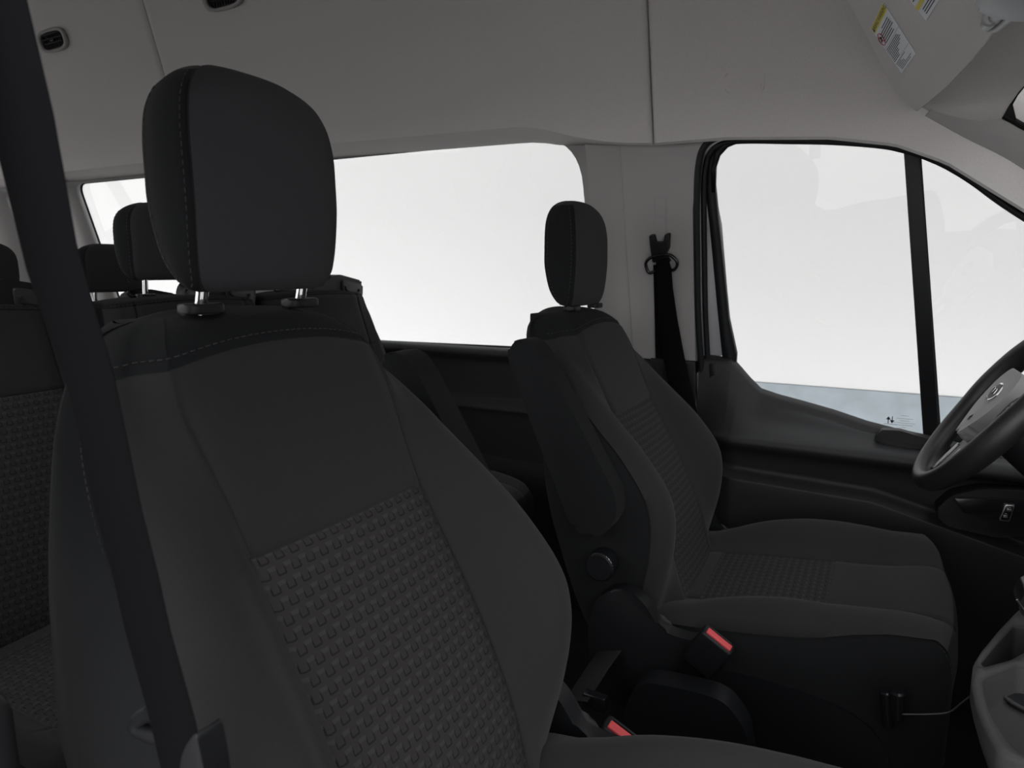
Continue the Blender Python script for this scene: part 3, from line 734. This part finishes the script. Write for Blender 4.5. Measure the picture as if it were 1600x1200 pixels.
# ================================================================ REAR SEATS
RB = [(.40, -.335, -.345, -.500, .196, .150), (.48, -.345, -.345, -.520, .205, .152), (.56, -.372, -.362, -.545, .208, .150), (.66, -.405, -.393, -.570, .209, .150), (.76, -.438, -.430, -.595, .210, .150), (.832, -.462, -.456, -.612, .210, .150),
      (.90, -.485, -.482, -.628, .209, .150), (.95, -.502, -.502, -.640, .208, .150), (.985, -.513, -.517, -.648, .205, .150), (1.020, -.520, -.527, -.652, .201, .150)]
RTT = [(1.023, -.524, -.531, -.652, .198, .148), (1.027, -.532, -.538, -.651, .193, .146), (1.030, -.542, -.547, -.648, .186, .14), (1.032, -.558, -.560, -.640, .175, .135), (1.033, -.575, -.576, -.630, .160, .12)]
RC = [(-.40, .44, .445, .38, .20, .15), (-.36, .452, .458, .36, .205, .152), (-.28, .462, .470, .35, .210, .153), (-.18, .470, .480, .34, .212, .154), (-.05, .474, .484, .34, .212, .154), (.04, .470, .478, .345, .210, .153), (.075, .458, .464, .35, .206, .15), (.092, .435, .438, .365, .205, .145), (.097, .405, .407, .38, .195, .14)]
def rear_seat(x, cy, label, group):
    t = empty('rear_seat', (x, cy, 0), label, 'seat', group)
    L = (x + .35, cy, 0)
    # headrest: smaller restraint
    h = headrest_geo(t, (x + .35 + .015, cy, -.006), sx=1.15, sz=.80, th=.95)
    for s in (-1, 1): guide_and_post(t, x + .35 - .600, cy + s * .075, 1.030, 1.10, lean=.006)
    for s in (-1, 1):
        hk = Vector((x + .35 - .594, cy + s * .075 - .026, 1.032))
        tube('guide_hook', [hk, hk + Vector((0, -.012, 0)), hk + Vector((0, -.018, .006)), hk + Vector((0, -.016, .013))], .003, M['black'], t, 8)
    backrest_geo(t, L, RB, RTT, .862, drop=.008)
    cushion_geo(t, L, RC, -.02, weave_from=-.30, seam=0)
    # belt tower on the shoulder
    ty = cy + .125; tx = x + .35 - .585
    tw = [(-.095, .0), (-.090, .050), (-.070, .074), (-.02, .082), (.078, .062), (.088, .050), (.086, .015), (.070, -.02), (.060, -.03), (-.08, -.03)]
    tr = prism('belt_tower', smooth_poly(tw, .012, 4), ((tx - .050, ty, .996), (0, 1, 0), (0, 0, 1), (1, 0, 0)), .085, M['black'], t, .010, 3)
    plate_ = [(-.012, .066), (.074, .050), (.078, .012), (.052, -.012), (.036, -.028), (.012, -.026), (.006, .012), (-.010, .030)]
    bz = prism('belt_guide', smooth_poly(plate_, .008, 4), ((tx + .030, ty, .996), (0, 1, 0), (0, 0, 1), (1, 0, 0)), .012, M['dark_trim2'], tr, .003)
    tube('guide_slot', [Vector((tx + .043, ty + a, .996 + b)) for a, b in ((-.004, .046), (-.002, .036), (.008, .030), (.050, .022), (.058, .026), (.060, .034))], .0035, M['rubber'], tr, 8)
    strap('webbing', catmull([(tx + .040, ty + .030, 1.022), (tx + .060, ty + .045, .97), (tx + .085, ty + .060, .91), (tx + .12, ty + .068, .83), (tx + .175, ty + .070, .70), (tx + .240, ty + .070, .53)], 5), .036, (0, 1, 0), .0016, M['webbing2'], t)
    # frame and legs
    box('seat_frame', (x + .20, cy, .345), (.42, .40, .03), M['black'], t, .006)
    for s in (-1, 1):
        for q in (.05, .36): box('leg', (x + q, cy + s * .17, .165), (.05, .03, .33), M['satin_dark'], t, .004)
    return t
M['dark_trim2'] = mat('mid_grey_plastic', (.030, .030, .033), .5, bump=.2, bscale=600, spec=.4)
M['webbing2'] = mat('grey_webbing', (.010, .010, .0115), .7, bump=.4, bscale=1200)
def copy_thing(src, loc, label):
    def rec(o, par):
        c = o.copy(); COL.objects.link(c); c.parent = par
        for ch in list(o.children): rec(ch, c)
        return c
    c = rec(src, None); c.location = loc; c['label'] = label; return c
names = {0: 'first row behind the front seats', 1: 'second row from the front seats', 2: 'rearmost row'}
pos = {1.545: 'beside the far windows', 1.11: 'in the middle', .615: 'nearest the camera side'}
proto = None
for r_, xr_ in enumerate((-1.31, -2.25, -3.17)):
    for cy in (1.545, 1.11, .615):
        lab = 'dark cloth rear seat %s of the %s' % (pos[cy], names[r_])
        if proto is None: proto = rear_seat(xr_, cy, lab, 'rear passenger seats in rows')
        else:
            c = copy_thing(proto, (xr_, cy, 0), lab)
            if r_: c.scale = (1, 1, .945)

# ================================================================ SEAT BELTS OF THE CAB
# driver: height adjuster on the B pillar
def wp3(px, py, off=.03): return onW(px, py, off)
t = empty('seat_belt', wp3(1033, 395), "driver's black seat belt hanging from the far pillar adjuster", 'seat belt')
sl = [onW(*p, off=.022) for p in ((1022, 303), (1042, 303), (1042, 372), (1023, 372))]
plate('adjuster_slot', [(p.x, p.z) for p in sl], .0215, .0228, M['hub'], t, .0003)
s2 = [onW(*p, off=.022) for p in ((1024, 306), (1040, 306), (1040, 334), (1024, 334))]
plate('slot_cover', [(p.x, p.z) for p in s2], .0222, .0240, M['grey_trim'], t, .0004)
s3 = [onW(*p, off=.022) for p in ((1024, 336), (1040, 336), (1040, 374), (1024, 374))]
plate('slot_cover', [(p.x, p.z) for p in s3], .0222, .0236, M['grey_trim'], t, .0004)
yk = [onW(*p, off=.03) for p in ((1016, 362), (1023, 362), (1026, 373), (1038, 373), (1041, 360), (1047, 360), (1046, 383), (1041, 392), (1044, 398), (1048, 404), (1021, 404), (1020, 396), (1018, 383))]
plate('anchor_bracket', smooth_poly([(p.x, p.z) for p in yk], .003), .0225, .042, M['black'], t, .003)
lp = [onW(*p, off=.05) for p in ((1009, 414), (1012, 406), (1022, 401), (1044, 398), (1056, 406), (1058, 414), (1052, 422), (1038, 421), (1024, 424), (1014, 426))]
lps = catmull(lp, 5, closed=True)
vs, fs = loft(tube_rings(lps, .0045, 8, closed=True), closed=True, cap=False); n8 = 8; nr = len(lps)
fs += [((nr - 1) * n8 + j, (nr - 1) * n8 + (j + 1) % n8, (j + 1) % n8, j) for j in range(n8)]
mesh('belt_loop', vs, fs, M['gloss_black'], t, sharp=60)
P1 = [onW(1035, 404, .045), onW(1036, 420, .058), onW(1038, 450, .06), onW(1043, 500, .062), onW(1053, 560, .064)]
P1 += [onY(1066, 620, 1.86), onY(1083, 690, 1.86), onY(1100, 760, 1.86)]
strap('webbing', P1, [.030, .046, .047, .056, .060, .060, .060, .060], (1, 0, 0), .0018, M['webbing'], t)
P2 = [onW(1029, 414, .04), onW(1030, 450, .040), onW(1031, 500, .040), onW(1032, 560, .040)]
strap('webbing', P2, .030, (1, 0, 0), .0018, M['webbing'], t)

# near belt hanging in front of the camera side of the nearest seat
tb = empty('seat_belt', (-.44, .24, 1.1), 'wide black seat belt webbing hanging blurred at the left edge of view', 'seat belt')
cl = [(-.494, 1.335), (-.478, 1.25), (-.463, 1.18), (-.449, 1.106), (-.421, 1.03), (-.406, .952), (-.395, .912), (-.388, .878), (-.372, .825), (-.36, .77), (-.36, .70)]
wd = [.060, .064, .066, .058, .050, .048, .047, .047, .047, .047, .047]
strap('webbing', [(x, .24, z) for x, z in cl], wd, (1, 0, 0), .0018, M['webbing'], tb)
plate_top = [(-.535, 1.33), (-.455, 1.33), (-.450, 1.36), (-.47, 1.385), (-.52, 1.385), (-.54, 1.36)]
prism('belt_loop', smooth_poly(plate_top, .01), ((0, .235, 0), (1, 0, 0), (0, 0, 1), (0, 1, 0)), .012, M['black'], tb, .003)
# curved plastic lever low on the near side of the seat
tl = empty('belt_anchor', (-.385, .25, .79), 'dark curved plastic belt anchor at the bottom left of the nearest seat', 'belt anchor')
path = [onY(*p, .245) for p in ((236, 1112), (222, 1120), (213, 1132), (222, 1142), (250, 1152), (285, 1164), (315, 1170))]
tube('curved_arm', catmull(path, 5), .0055, M['black'], tl, 12)
dpts = [onY(*p, .25) for p in ((332, 1126), (338, 1150), (345, 1185), (350, 1230), (330, 1240), (308, 1230), (306, 1200), (309, 1165), (318, 1145))]
prism('end_cap', smooth_poly([(p.x, p.z) for p in dpts], .006), ((0, .238, 0), (1, 0, 0), (0, 0, 1), (0, 1, 0)), .018, M['black'], tl, .004)
# near B pillar lower cover of the passenger side
struct(box('trim_11', (-.625, .20, .58), (.05, .12, .36), M['dark_trim2'], bevel=.02))

# ================================================================ CEILING FITTINGS
def vent(px0, label):
    c = onW(*px0, off=HOFF + .004); t = empty('air_vent', c, label, 'air vent', 'air vents in the headliner')
    ax = Vector((1, 0, 0)); ay = Vector((0, -S15, C15)); an = Vector((0, -C15, -S15))
    def el(a, b, n=36, sk=.0): return [(a * abs(math.cos(t_)) ** .55 * math.copysign(1, math.cos(t_)), b * abs(math.sin(t_)) ** .7 * math.copysign(1, math.sin(t_))) for t_ in np.linspace(0, 2 * math.pi, n, endpoint=False)]
    holed('frame', el(.086, .038), [el(.074, .029)], lambda x, y: c + ax * x + ay * y + an * .006, M['grey_trim'], t, thick=.012)
    prism('recess', el(.075, .030), (c - an * .004, ax, ay, an), .003, M['rubber'], t, 0)
    for k in (-1, 0, 1):
        box('louvre', c + ay * (.0145 * k + .007) + an * .003, (.130 - .02 * abs(k), .009, .0022), M['dark_trim2'], t, .0005, Matrix((ax, (ay * .3 + an).normalized(), (ay - an * .3).normalized())).transposed())
    for k in range(-5, 6):
        box('vane', c + ax * (.0118 * k) + an * .001, (.0018, .044, .006), M['dark_trim2'], t, .0004, Matrix((ax, ay, an)).transposed())
    box('thumb_tab', c + an * .008, (.022, .007, .006), M['dark_trim2'], t, .002, Matrix((ax, ay, an)).transposed())
    return t
vent((85, 63), 'oval ventilation grille low in the headliner at top left')
vent((350, -6), 'oval ventilation grille cut by the top edge of the photo')
# flush grab cover over the driver's door
gc = [onW(*p, off=HOFF) for p in ((1133, 100), (1190, 96), (1196, 102), (1195, 124), (1188, 130), (1150, 133), (1134, 130), (1131, 115))]
cvr = plate('grab_handle_cover', smooth_poly([(p.x, p.z) for p in gc], .008), HOFF - .004, HOFF + .004, M['headliner'], bevel=.003)
tag(cvr, "small flush oblong plastic cover in the headliner above driver's door", 'handle cover')
gi = [onW(*p, off=HOFF) for p in ((1139, 119), (1190, 116), (1191, 124), (1150, 128), (1139, 127))]
plate('finger_slot', smooth_poly([(p.x, p.z) for p in gi], .004), HOFF + .002, HOFF + .0055, M['headliner'], cvr, .001)

# sun visor
A_ = Vector((.013, 1.70, 1.412)); B_ = Vector((.098, 1.20, 1.420)); E_ = Vector((-.095, 1.40, 1.53))
u_ = (B_ - A_).normalized(); n_ = u_.cross(E_ - A_).normalized()
if n_.dot(CAM - A_) < 0: n_ = -n_
v_ = n_.cross(u_); v_ = v_ if v_.dot(E_ - A_) > 0 else -v_
def onV(px, py, lift=0.0):
    d = ray(px, py); o = A_ + n_ * lift; return CAM + d * ((o - CAM).dot(n_) / d.dot(n_))
def v2(px, py): q = onV(px, py) - A_; return (q.dot(u_), q.dot(v_))
visor = empty('sun_visor', A_, "grey sun visor with warning labels folded down above the driver's window", 'sun visor')
outl = smooth_poly([v2(1432, 175), v2(1480, 134), v2(1520, 92), v2(1552, 48), v2(1600, -20), v2(1420, -140), v2(1322, -6), v2(1362, 72), v2(1400, 146)], [.008, .01, .02, .01, .03, .03, .02, .03, .012], 5)
prism('visor_board', outl, (A_, u_, v_, -n_), .020, M['headliner'], visor, .006, 4, 60)
tube('pivot_rod', [A_ + u_ * .02 - n_ * .012 , A_ - u_ * .006 - n_ * .03, A_ - u_ * .02 - n_ * .05], .006, M['grey_trim'], visor, 10)
wv = [onV(*p, .0006) for p in ((1380, 3), (1361, 44), (1409, 114), (1432, 80))]
def on_label(o_, ax_, ay_, x0, x1, y0, y1, m, name, par, lift):
    vs = [o_ + ax_ * a + ay_ * b + n_ * lift for a, b in ((x0, y0), (x1, y0), (x1, y1), (x0, y1))]
    return mesh(name, vs, [(0, 1, 2, 3)], m, par, smooth=False)
def label_board(corner_a, corner_b, corner_c, frac_head, lines, name, circ=True, second_head=None):
    """corner_a -> corner_b along the header, corner_a -> corner_c down the text (0..1 coordinates)"""
    o_ = corner_a; ax_ = corner_b - corner_a; ay_ = corner_c - corner_a
    vs = [o_, o_ + ax_, o_ + ax_ + ay_, o_ + ay_]; vs2 = [p + n_ * .0006 for p in vs]
    lb = mesh(name, vs + vs2, [(0, 1, 2, 3), (7, 6, 5, 4), (0, 4, 5, 1), (1, 5, 6, 2), (2, 6, 7, 3), (3, 7, 4, 0)], M['label_white'], visor, smooth=False)
    on_label(o_, ax_, ay_, .015, .985, .005, frac_head, M['label_yellow'], 'yellow_header', lb, .0009)
    for (x0, x1, y0, y1) in lines: on_label(o_, ax_, ay_, x0, x1, y0, y1, M['ink'], 'printed_line', lb, .0010)
    return lb, o_, ax_, ay_
rnd = random.Random(5)
L1 = []
for i in range(6): L1.append((.20 if i else .40, .80 + rnd.uniform(-.08, .12) - (.1 if i > 3 else 0), .185 + i * .042, .185 + i * .042 + .016))
for i in range(9): L1.append((.04, .90 + rnd.uniform(-.12, .04) - .055 * i * (1 if i > 3 else .4), .485 + i * .032, .485 + i * .032 + .014))
for i in range(6): L1.append((.04 + .02 * i, .55 + rnd.uniform(-.2, .35), .80 + i * .030, .80 + i * .030 + .011))
L1 = [(1 - b if False else a, b, c, d) for a, b, c, d in L1]
# text reads with its baseline to the lower right; header edge is the upper left short side
lb1, o1, ax1, ay1 = label_board(wv[1], wv[0], wv[2], .125, L1, 'warning_label')
on_label(o1, ax1, ay1, .0, 1.0, .455, .459, M['ink'], 'rule_line', lb1, .0010)
on_label(o1, ax1, ay1, .45, 1.0, .775, .779, M['ink'], 'rule_line', lb1, .0010)
cc = o1 + ax1 * .13 + ay1 * .29 + n_ * .0012
aU = ax1.normalized(); aV = ay1.normalized(); ra, rb = ax1.length * .11, ay1.length * .11
ring = [cc + aU * ra * math.cos(a) + aV * rb * math.sin(a) for a in np.linspace(0, 2 * math.pi, 25)]
tube('prohibition_ring', ring, .0006, M['ink_red'], lb1, 5)
tube('prohibition_bar', [cc + aU * ra * .7 + aV * rb * .7, cc - aU * ra * .7 - aV * rb * .7], .0006, M['ink_red'], lb1, 5)
tube('seated_figure', [cc - aU * ra * .4 + aV * rb * .3, cc + aV * rb * .1, cc + aU * ra * .1 - aV * rb * .4, cc + aU * ra * .5 - aV * rb * .1], .0011, M['ink'], lb1, 5)
def text_on(body, o_, ax_, ay_, size, m, par, name, lift=.0011):
    cu = bpy.data.curves.new(name, 'FONT'); cu.body = body; cu.size = size; cu.align_x = 'CENTER'; cu.align_y = 'CENTER'; cu.resolution_u = 2
    tmp = bpy.data.objects.new('tmp_text', cu); COL.objects.link(tmp); dg = bpy.context.evaluated_depsgraph_get(); dg.update()
    me = bpy.data.meshes.new_from_object(tmp.evaluated_get(dg)); bpy.data.objects.remove(tmp)
    a = ax_.normalized(); b = ay_.normalized(); pl = parent_loc(par)
    for v in me.vertices: v.co = o_ + a * v.co.x + b * v.co.y + n_ * lift - pl
    me.materials.clear(); me.materials.append(m); ob = bpy.data.objects.new(name, me); COL.objects.link(ob); ob.parent = par; return ob
text_on('AIRBAG WARNING', o1 + ax1 * .53 + ay1 * .065, ax1, -ay1, ax1.length * .115, M['ink'], lb1, 'header_text')
tri = [o1 + ax1 * .05 + ay1 * .10, o1 + ax1 * .12 + ay1 * .10, o1 + ax1 * .085 + ay1 * .03]
mesh('warning_triangle', [p + n_ * .0012 for p in tri], [(0, 1, 2)], M['ink'], lb1, smooth=False)
wv2 = [onV(*p, .0006) for p in ((1423, 1), (1447, 32), (1475, -12))]
k2 = wv2[0] + (wv2[2] - wv2[1]); top2 = wv2[0] - (wv2[1] - wv2[0]) * .9
L2 = [(.04, .9, .30 + .055 * i, .325 + .055 * i) for i in range(5)] + [(.12, .8, .80 + .055 * i, .822 + .055 * i) for i in range(3)]
lb2, o2, ax2, ay2 = label_board(top2, top2 + (wv2[2] - wv2[1]) * 1.4, wv2[1], .20, L2, 'warning_label')
on_label(o2, ax2, ay2, .0, 1.0, .64, .74, M['label_yellow'], 'yellow_band', lb2, .0011)

# centre clip / rear view mirror shell at the top right corner
mt = empty('visor_clip', onV(1545, 35), 'grey plastic visor clip and bracket in the top right corner', 'clip')
c1 = onV(1545, 40, .006)
tube('clip_arm', catmull([onV(1600, -12, .03), onV(1575, 8, .02), onV(1556, 25, .012), onV(1545, 36, .008)], 5), [.010] * 16, M['lens'], mt, 14)
cyl('clip_body', onV(1549, 27, -.022), onV(1549, 27, .018), .011, M['lens'], mt, 24, bevel=.003)
tube('clip_hook', catmull([onV(1543, 43, .010), onV(1548, 47, .012), onV(1560, 44, .014), onV(1577, 29, .018), onV(1600, 12, .02)], 5), .004, M['lens'], mt, 10)
cap_ = [onV(*p, .03) for p in ((1535, -6), (1550, 6), (1575, 13), (1604, 17), (1660, 12), (1660, -70), (1560, -70))]
q2 = [((p - A_).dot(u_), (p - A_).dot(v_)) for p in cap_]
prism('bracket_shell', smooth_poly(q2, .02, 5), (A_ + n_ * .022, u_, v_, n_), .022, M['lens'], mt, .008, 4)

# ================================================================ STEERING WHEEL
WC = Vector((.176 + .012, 1.527, .851)); dv = Vector((.565, 0, .825)).normalized(); du = Vector((0, 1, 0)); dn = dv.cross(du)
if dn.x > 0: dn = -dn                       # towards the driver: back and up
wheel = empty('steering_wheel', WC, 'black leather steering wheel with grey hub at right edge', 'steering wheel')
R0 = .188
vs, fs = [], []
path = [WC + du * R0 * math.cos(a) + dv * R0 * math.sin(a) for a in np.linspace(0, 2 * math.pi, 96, endpoint=False)]
rings = []
for a in np.linspace(0, 2 * math.pi, 96, endpoint=False):
    rad = du * math.cos(a) + dv * math.sin(a); rg = []
    fat = 1 + .18 * math.exp(-((math.cos(a * 2 - .5) - 1) ** 2) / .1)
    for b in np.linspace(0, 2 * math.pi, 16, endpoint=False): rg.append(WC + rad * (R0 + .0170 * fat * math.cos(b)) + dn * .0200 * fat * math.sin(b))
    rings.append(rg)
vs, fs = loft(rings, cap=False); n8 = 16; nr = 96; fs += [((nr - 1) * n8 + j, (nr - 1) * n8 + (j + 1) % n8, (j + 1) % n8, j) for j in range(n8)]
mesh('rim', vs, fs, M['leather'], wheel, sharp=80)
def wl(a, b, c=0): return WC + du * a + dv * b + dn * c
hubp = smooth_poly([(-.085, .035), (-.075, -.02), (-.035, -.062), (0, -.095), (.035, -.062), (.075, -.02), (.085, .035), (.06, .065), (-.06, .065)], .05, 8)
prism('hub_cover', hubp, (wl(0, 0, -.02), du, dv, dn), .036, M['hub'], wheel, .015, 6, 60)
for s in (-1, 1):
    sp1 = smooth_poly([(s * .065, .035), (s * .065, -.02), (s * .12, -.012), (s * .182, -.006), (s * .182, .028), (s * .12, .032)], .01, 3)
    prism('side_spoke', sp1, (wl(0, 0, -.022), du, dv, dn), .024, M['leather'], wheel, .006, 3, 60)
    pad = smooth_poly([(s * .088, .028), (s * .088, -.008), (s * .128, -.004), (s * .134, .024)], .01, 4)
    pd = prism('switch_pad', pad, (wl(0, 0, -.002), du, dv, dn), .007, M['gloss_black'], wheel, .002)
    for k in (-1, 0, 1):
        cyl('switch_key', wl(s * .11, .010 + k * .010, .004), wl(s * .11, .010 + k * .010, .0065), .0042, M['hub'], pd, 12, bevel=.001)
sp2 = smooth_poly([(-.030, -.07), (.030, -.07), (.040, -.178), (-.040, -.178)], .008, 3)
prism('lower_spoke', sp2, (wl(0, 0, -.026), du, dv, dn), .018, M['leather'], wheel, .005, 3, 60)
for s in (-1, 1): prism('spoke_trim', smooth_poly([(s * .020, -.10), (s * .032, -.10), (s * .040, -.168), (s * .020, -.168)], .005, 3), (wl(0, 0, -.009), du, dv, dn), .004, M['satin'], wheel, .0015)
# oval badge with swoosh on the hub
oval = [(.032 * math.cos(a), .032 * .62 * math.sin(a)) for a in np.linspace(0, 2 * math.pi, 32, endpoint=False)]
bd = prism('hub_badge', [(a, b + .015) for a, b in oval], (wl(0, 0, .014), du, dv, dn), .005, M['chrome'], wheel, .001)
prism('badge_field', [(a * .86, b * .82 + .015) for a, b in oval], (wl(0, 0, .0185), du, dv, dn), .0012, M['dark_trim2'], bd, .0003)
tube('badge_script', catmull([wl(a * 1.2, b * 1.2 + .015, .0202) for a, b in ((-.016, -.003), (-.010, .005), (-.004, .004), (.001, -.004), (.006, .003), (.013, .006), (.017, .001))], 4), .0010, M['chrome'], bd, 6)
for k, (a, b) in enumerate(((-.006, -.052), (.000, -.050), (.005, -.054))):
    tube('airbag_symbol', [wl(a, b, .0165), wl(a + .005, b + .006, .0165), wl(a + .002, b + .010, .0165)], .0006, M['ink'], wheel, 5)
col = tag(empty('stalk_housing', wl(0, 0, -.02), 'dark plastic shroud with stalks behind the steering wheel', 'steering column'))
rings = []
for k, (c_, a_, b_) in enumerate(((-.030, .045, .045), (-.06, .062, .06), (-.16, .075, .075), (-.30, .085, .09), (-.42, .09, .10))):
    rings.append([wl(a_ * math.cos(t_), b_ * math.sin(t_) - .01, c_) for t_ in np.linspace(0, 2 * math.pi, 24, endpoint=False)])
mesh('shroud', *loft(rings), M['black'], col, sharp=60)
for s in (-1, 1):
    tube('stalk_lever', catmull([wl(s * .05, 0, -.07), wl(s * .11, .015, -.07), wl(s * .165, .03, -.065)], 4), [.006] * 4 + [.007] * 4 + [.008], M['black'], col, 10)

# ================================================================ DASHBOARD AND CENTRE CONSOLE
dash_prof = [(.95, .20), (.62, .22), (.50, .38), (.46, .60), (.42, .72), (.40, .82), (.44, .90), (.55, .945), (.80, .955), (1.05, .93)]
rows = []
for y in np.linspace(.16, 1.93, 30):
    k = math.exp(-((y - 1.527) / .24) ** 4); rows.append(catmull([Vector((x + .05 - .03 * k * (z > .7), y, z + .03 * k * (z > .85))) for x, z in dash_prof], 4))
dash = grid('dashboard', rows, M['dark_trim'], sharp=80, thick=.01); tag(dash, 'dark plastic dashboard ahead of the steering wheel', 'dashboard')

def zxy(px, py, z=.60): p = onZ(px, py, z); return (p.x, p.y)
cons = empty('centre_console', (.2, 1.0, .3), 'grey centre console with storage tray and cup holder at lower right', 'console')
co = [zxy(1592, 958), zxy(1560, 992), zxy(1532, 1026), zxy(1519, 1048), zxy(1517, 1075), zxy(1524, 1110), zxy(1540, 1150), zxy(1558, 1180), zxy(1585, 1194), (.30, .78), (.48, .80), (.48, 1.20), (.22, 1.20)]
h1 = smooth_poly([zxy(1583, 981), zxy(1556, 1010), zxy(1530, 1042), zxy(1536, 1050), zxy(1580, 1038), zxy(1610, 1020), (.30, 1.06), (.30, 1.15)], .006, 4)
h2 = smooth_poly([zxy(1533, 1068), zxy(1545, 1060), zxy(1590, 1043), (.30, 1.02), (.30, .84), zxy(1590, 1186), zxy(1572, 1168), zxy(1548, 1130), zxy(1536, 1095)], .008, 4)
co = smooth_poly(co, .012, 4)
holed('console_rim', co, [h1, h2], lambda x, y: Vector((x, y, .60)), M['console'], cons, thick=.012)
# body skirt
cx, cy_ = .33, 1.0
rings = []
for z, sc, dxx in ((.606, .985, 0), (.600, 1.0, 0), (.585, 1.005, .001), (.56, .99, .006), (.50, .95, .02), (.35, .90, .04), (.0, .88, .05)):
    rings.append([Vector((cx + (p[0] - cx) * sc + dxx, cy_ + (p[1] - cy_) * sc, z)) for p in co])
mesh('console_body', *loft(rings[1:], cap=False), M['console'], cons, sharp=60)
def bucket(name, loop, z0, z1, inset, m):
    ax = sum(p[0] for p in loop) / len(loop); ay = sum(p[1] for p in loop) / len(loop)
    R_ = [[Vector((p[0], p[1], z0)) for p in loop], [Vector((ax + (p[0] - ax) * (1 - inset * .3), ay + (p[1] - ay) * (1 - inset * .3), z0 - .008)) for p in loop], [Vector((ax + (p[0] - ax) * (1 - inset), ay + (p[1] - ay) * (1 - inset), z1 + .004)) for p in loop], [Vector((ax + (p[0] - ax) * (1 - inset * 1.3), ay + (p[1] - ay) * (1 - inset * 1.3), z1)) for p in loop]]
    vs, fs = loft(R_, cap=False); fs.append(tuple(3 * len(loop) + j for j in range(len(loop)))); return mesh(name, vs, fs, m, cons, sharp=60)
bucket('storage_pocket', h1, .600, .54, .10, M['dark_trim2'])
bucket('cup_tray', h2, .600, .565, .12, M['console'])
cc_ = onZ(1608, 1090, .567); 
cyl('cup_holder', (cc_.x + .012, cc_.y, .500), (cc_.x + .012, cc_.y, .572), .045, M['rubber'], cons, 40)
tube('cup_ring', [Vector((cc_.x + .012 + .046 * math.cos(a), cc_.y + .046 * math.sin(a), .572)) for a in np.linspace(0, 2 * math.pi, 33)], .0025, M['console'], cons, 8)
gs = empty('gear_selector', onY(1605, 935, 1.08), 'black gear selector at the right edge above the console', 'gear selector')
sp_q = [onY(*p, 1.08) for p in ((1588, 935), (1600, 914), (1640, 905), (1640, 965), (1603, 958), (1590, 948))]
gb = prism('selector_knob', smooth_poly([(p.x, p.z) for p in sp_q], .008), ((0, 1.06, 0), (1, 0, 0), (0, 0, 1), (0, 1, 0)), .05, M['gloss_black'], gs, .006)
tube('knob_trim', [onY(1589, 937, 1.058), onY(1603, 957, 1.058), onY(1620, 962, 1.058)], .0014, M['satin'], gb, 6)
box('selector_base', (.27, 1.085, .66), (.10, .09, .11), M['black'], gs, .015)

# ---------------------------------------------------------------- small things low between the seats
ex = empty('slide_bar', onY(1395, 1105, 1.20), "dark metal bar end and thin rod under driver's seat front", 'slide handle')
cyl('bar_end', onY(1383, 1080, 1.215), onY(1388, 1136, 1.215), .009, M['gloss_black'], ex, 16, bevel=.002)
cyl('bar_cap', onY(1402, 1079, 1.215), onY(1402, 1122, 1.215), .013, M['gloss_black'], ex, 20, bevel=.003)
tube('thin_rod', catmull([onY(1410, 1116, 1.20), onY(1450, 1116, 1.20), onY(1482, 1113, 1.20), onY(1500, 1100, 1.20), onY(1516, 1088, 1.20)], 4), .0016, M['satin_dark'], ex, 8)
wb_ = empty('floor_belt_strap', onY(920, 1050, 1.10), 'grey webbing strap slanting between the two front seats', 'strap')
strap('webbing', [onY(972, 990, 1.27), onY(936, 1040, 1.20), onY(900, 1095, 1.10)], .050, (1, 0, .3), .002, M['webbing2'], wb_)
box('strap_clamp', onY(930, 1095, 1.12), (.045, .02, .03), M['gloss_black'], wb_, .003)
hb_ = empty('parking_brake_cover', onY(1000, 1110, 1.12), "low black plastic sill cover beside the driver's seat base", 'cover')
sc_ = [onY(*p, 1.13) for p in ((975, 1110), (990, 1075), (1010, 1066), (1060, 1075), (1110, 1088), (1135, 1100), (1165, 1140), (1180, 1230), (960, 1200))]
prism('cover_body', smooth_poly([(p.x, p.z) for p in sc_], .02, 5), ((0, 1.13, 0), (1, 0, 0), (0, 0, 1), (0, 1, 0)), .05, M['black'], hb_, .006, 3)
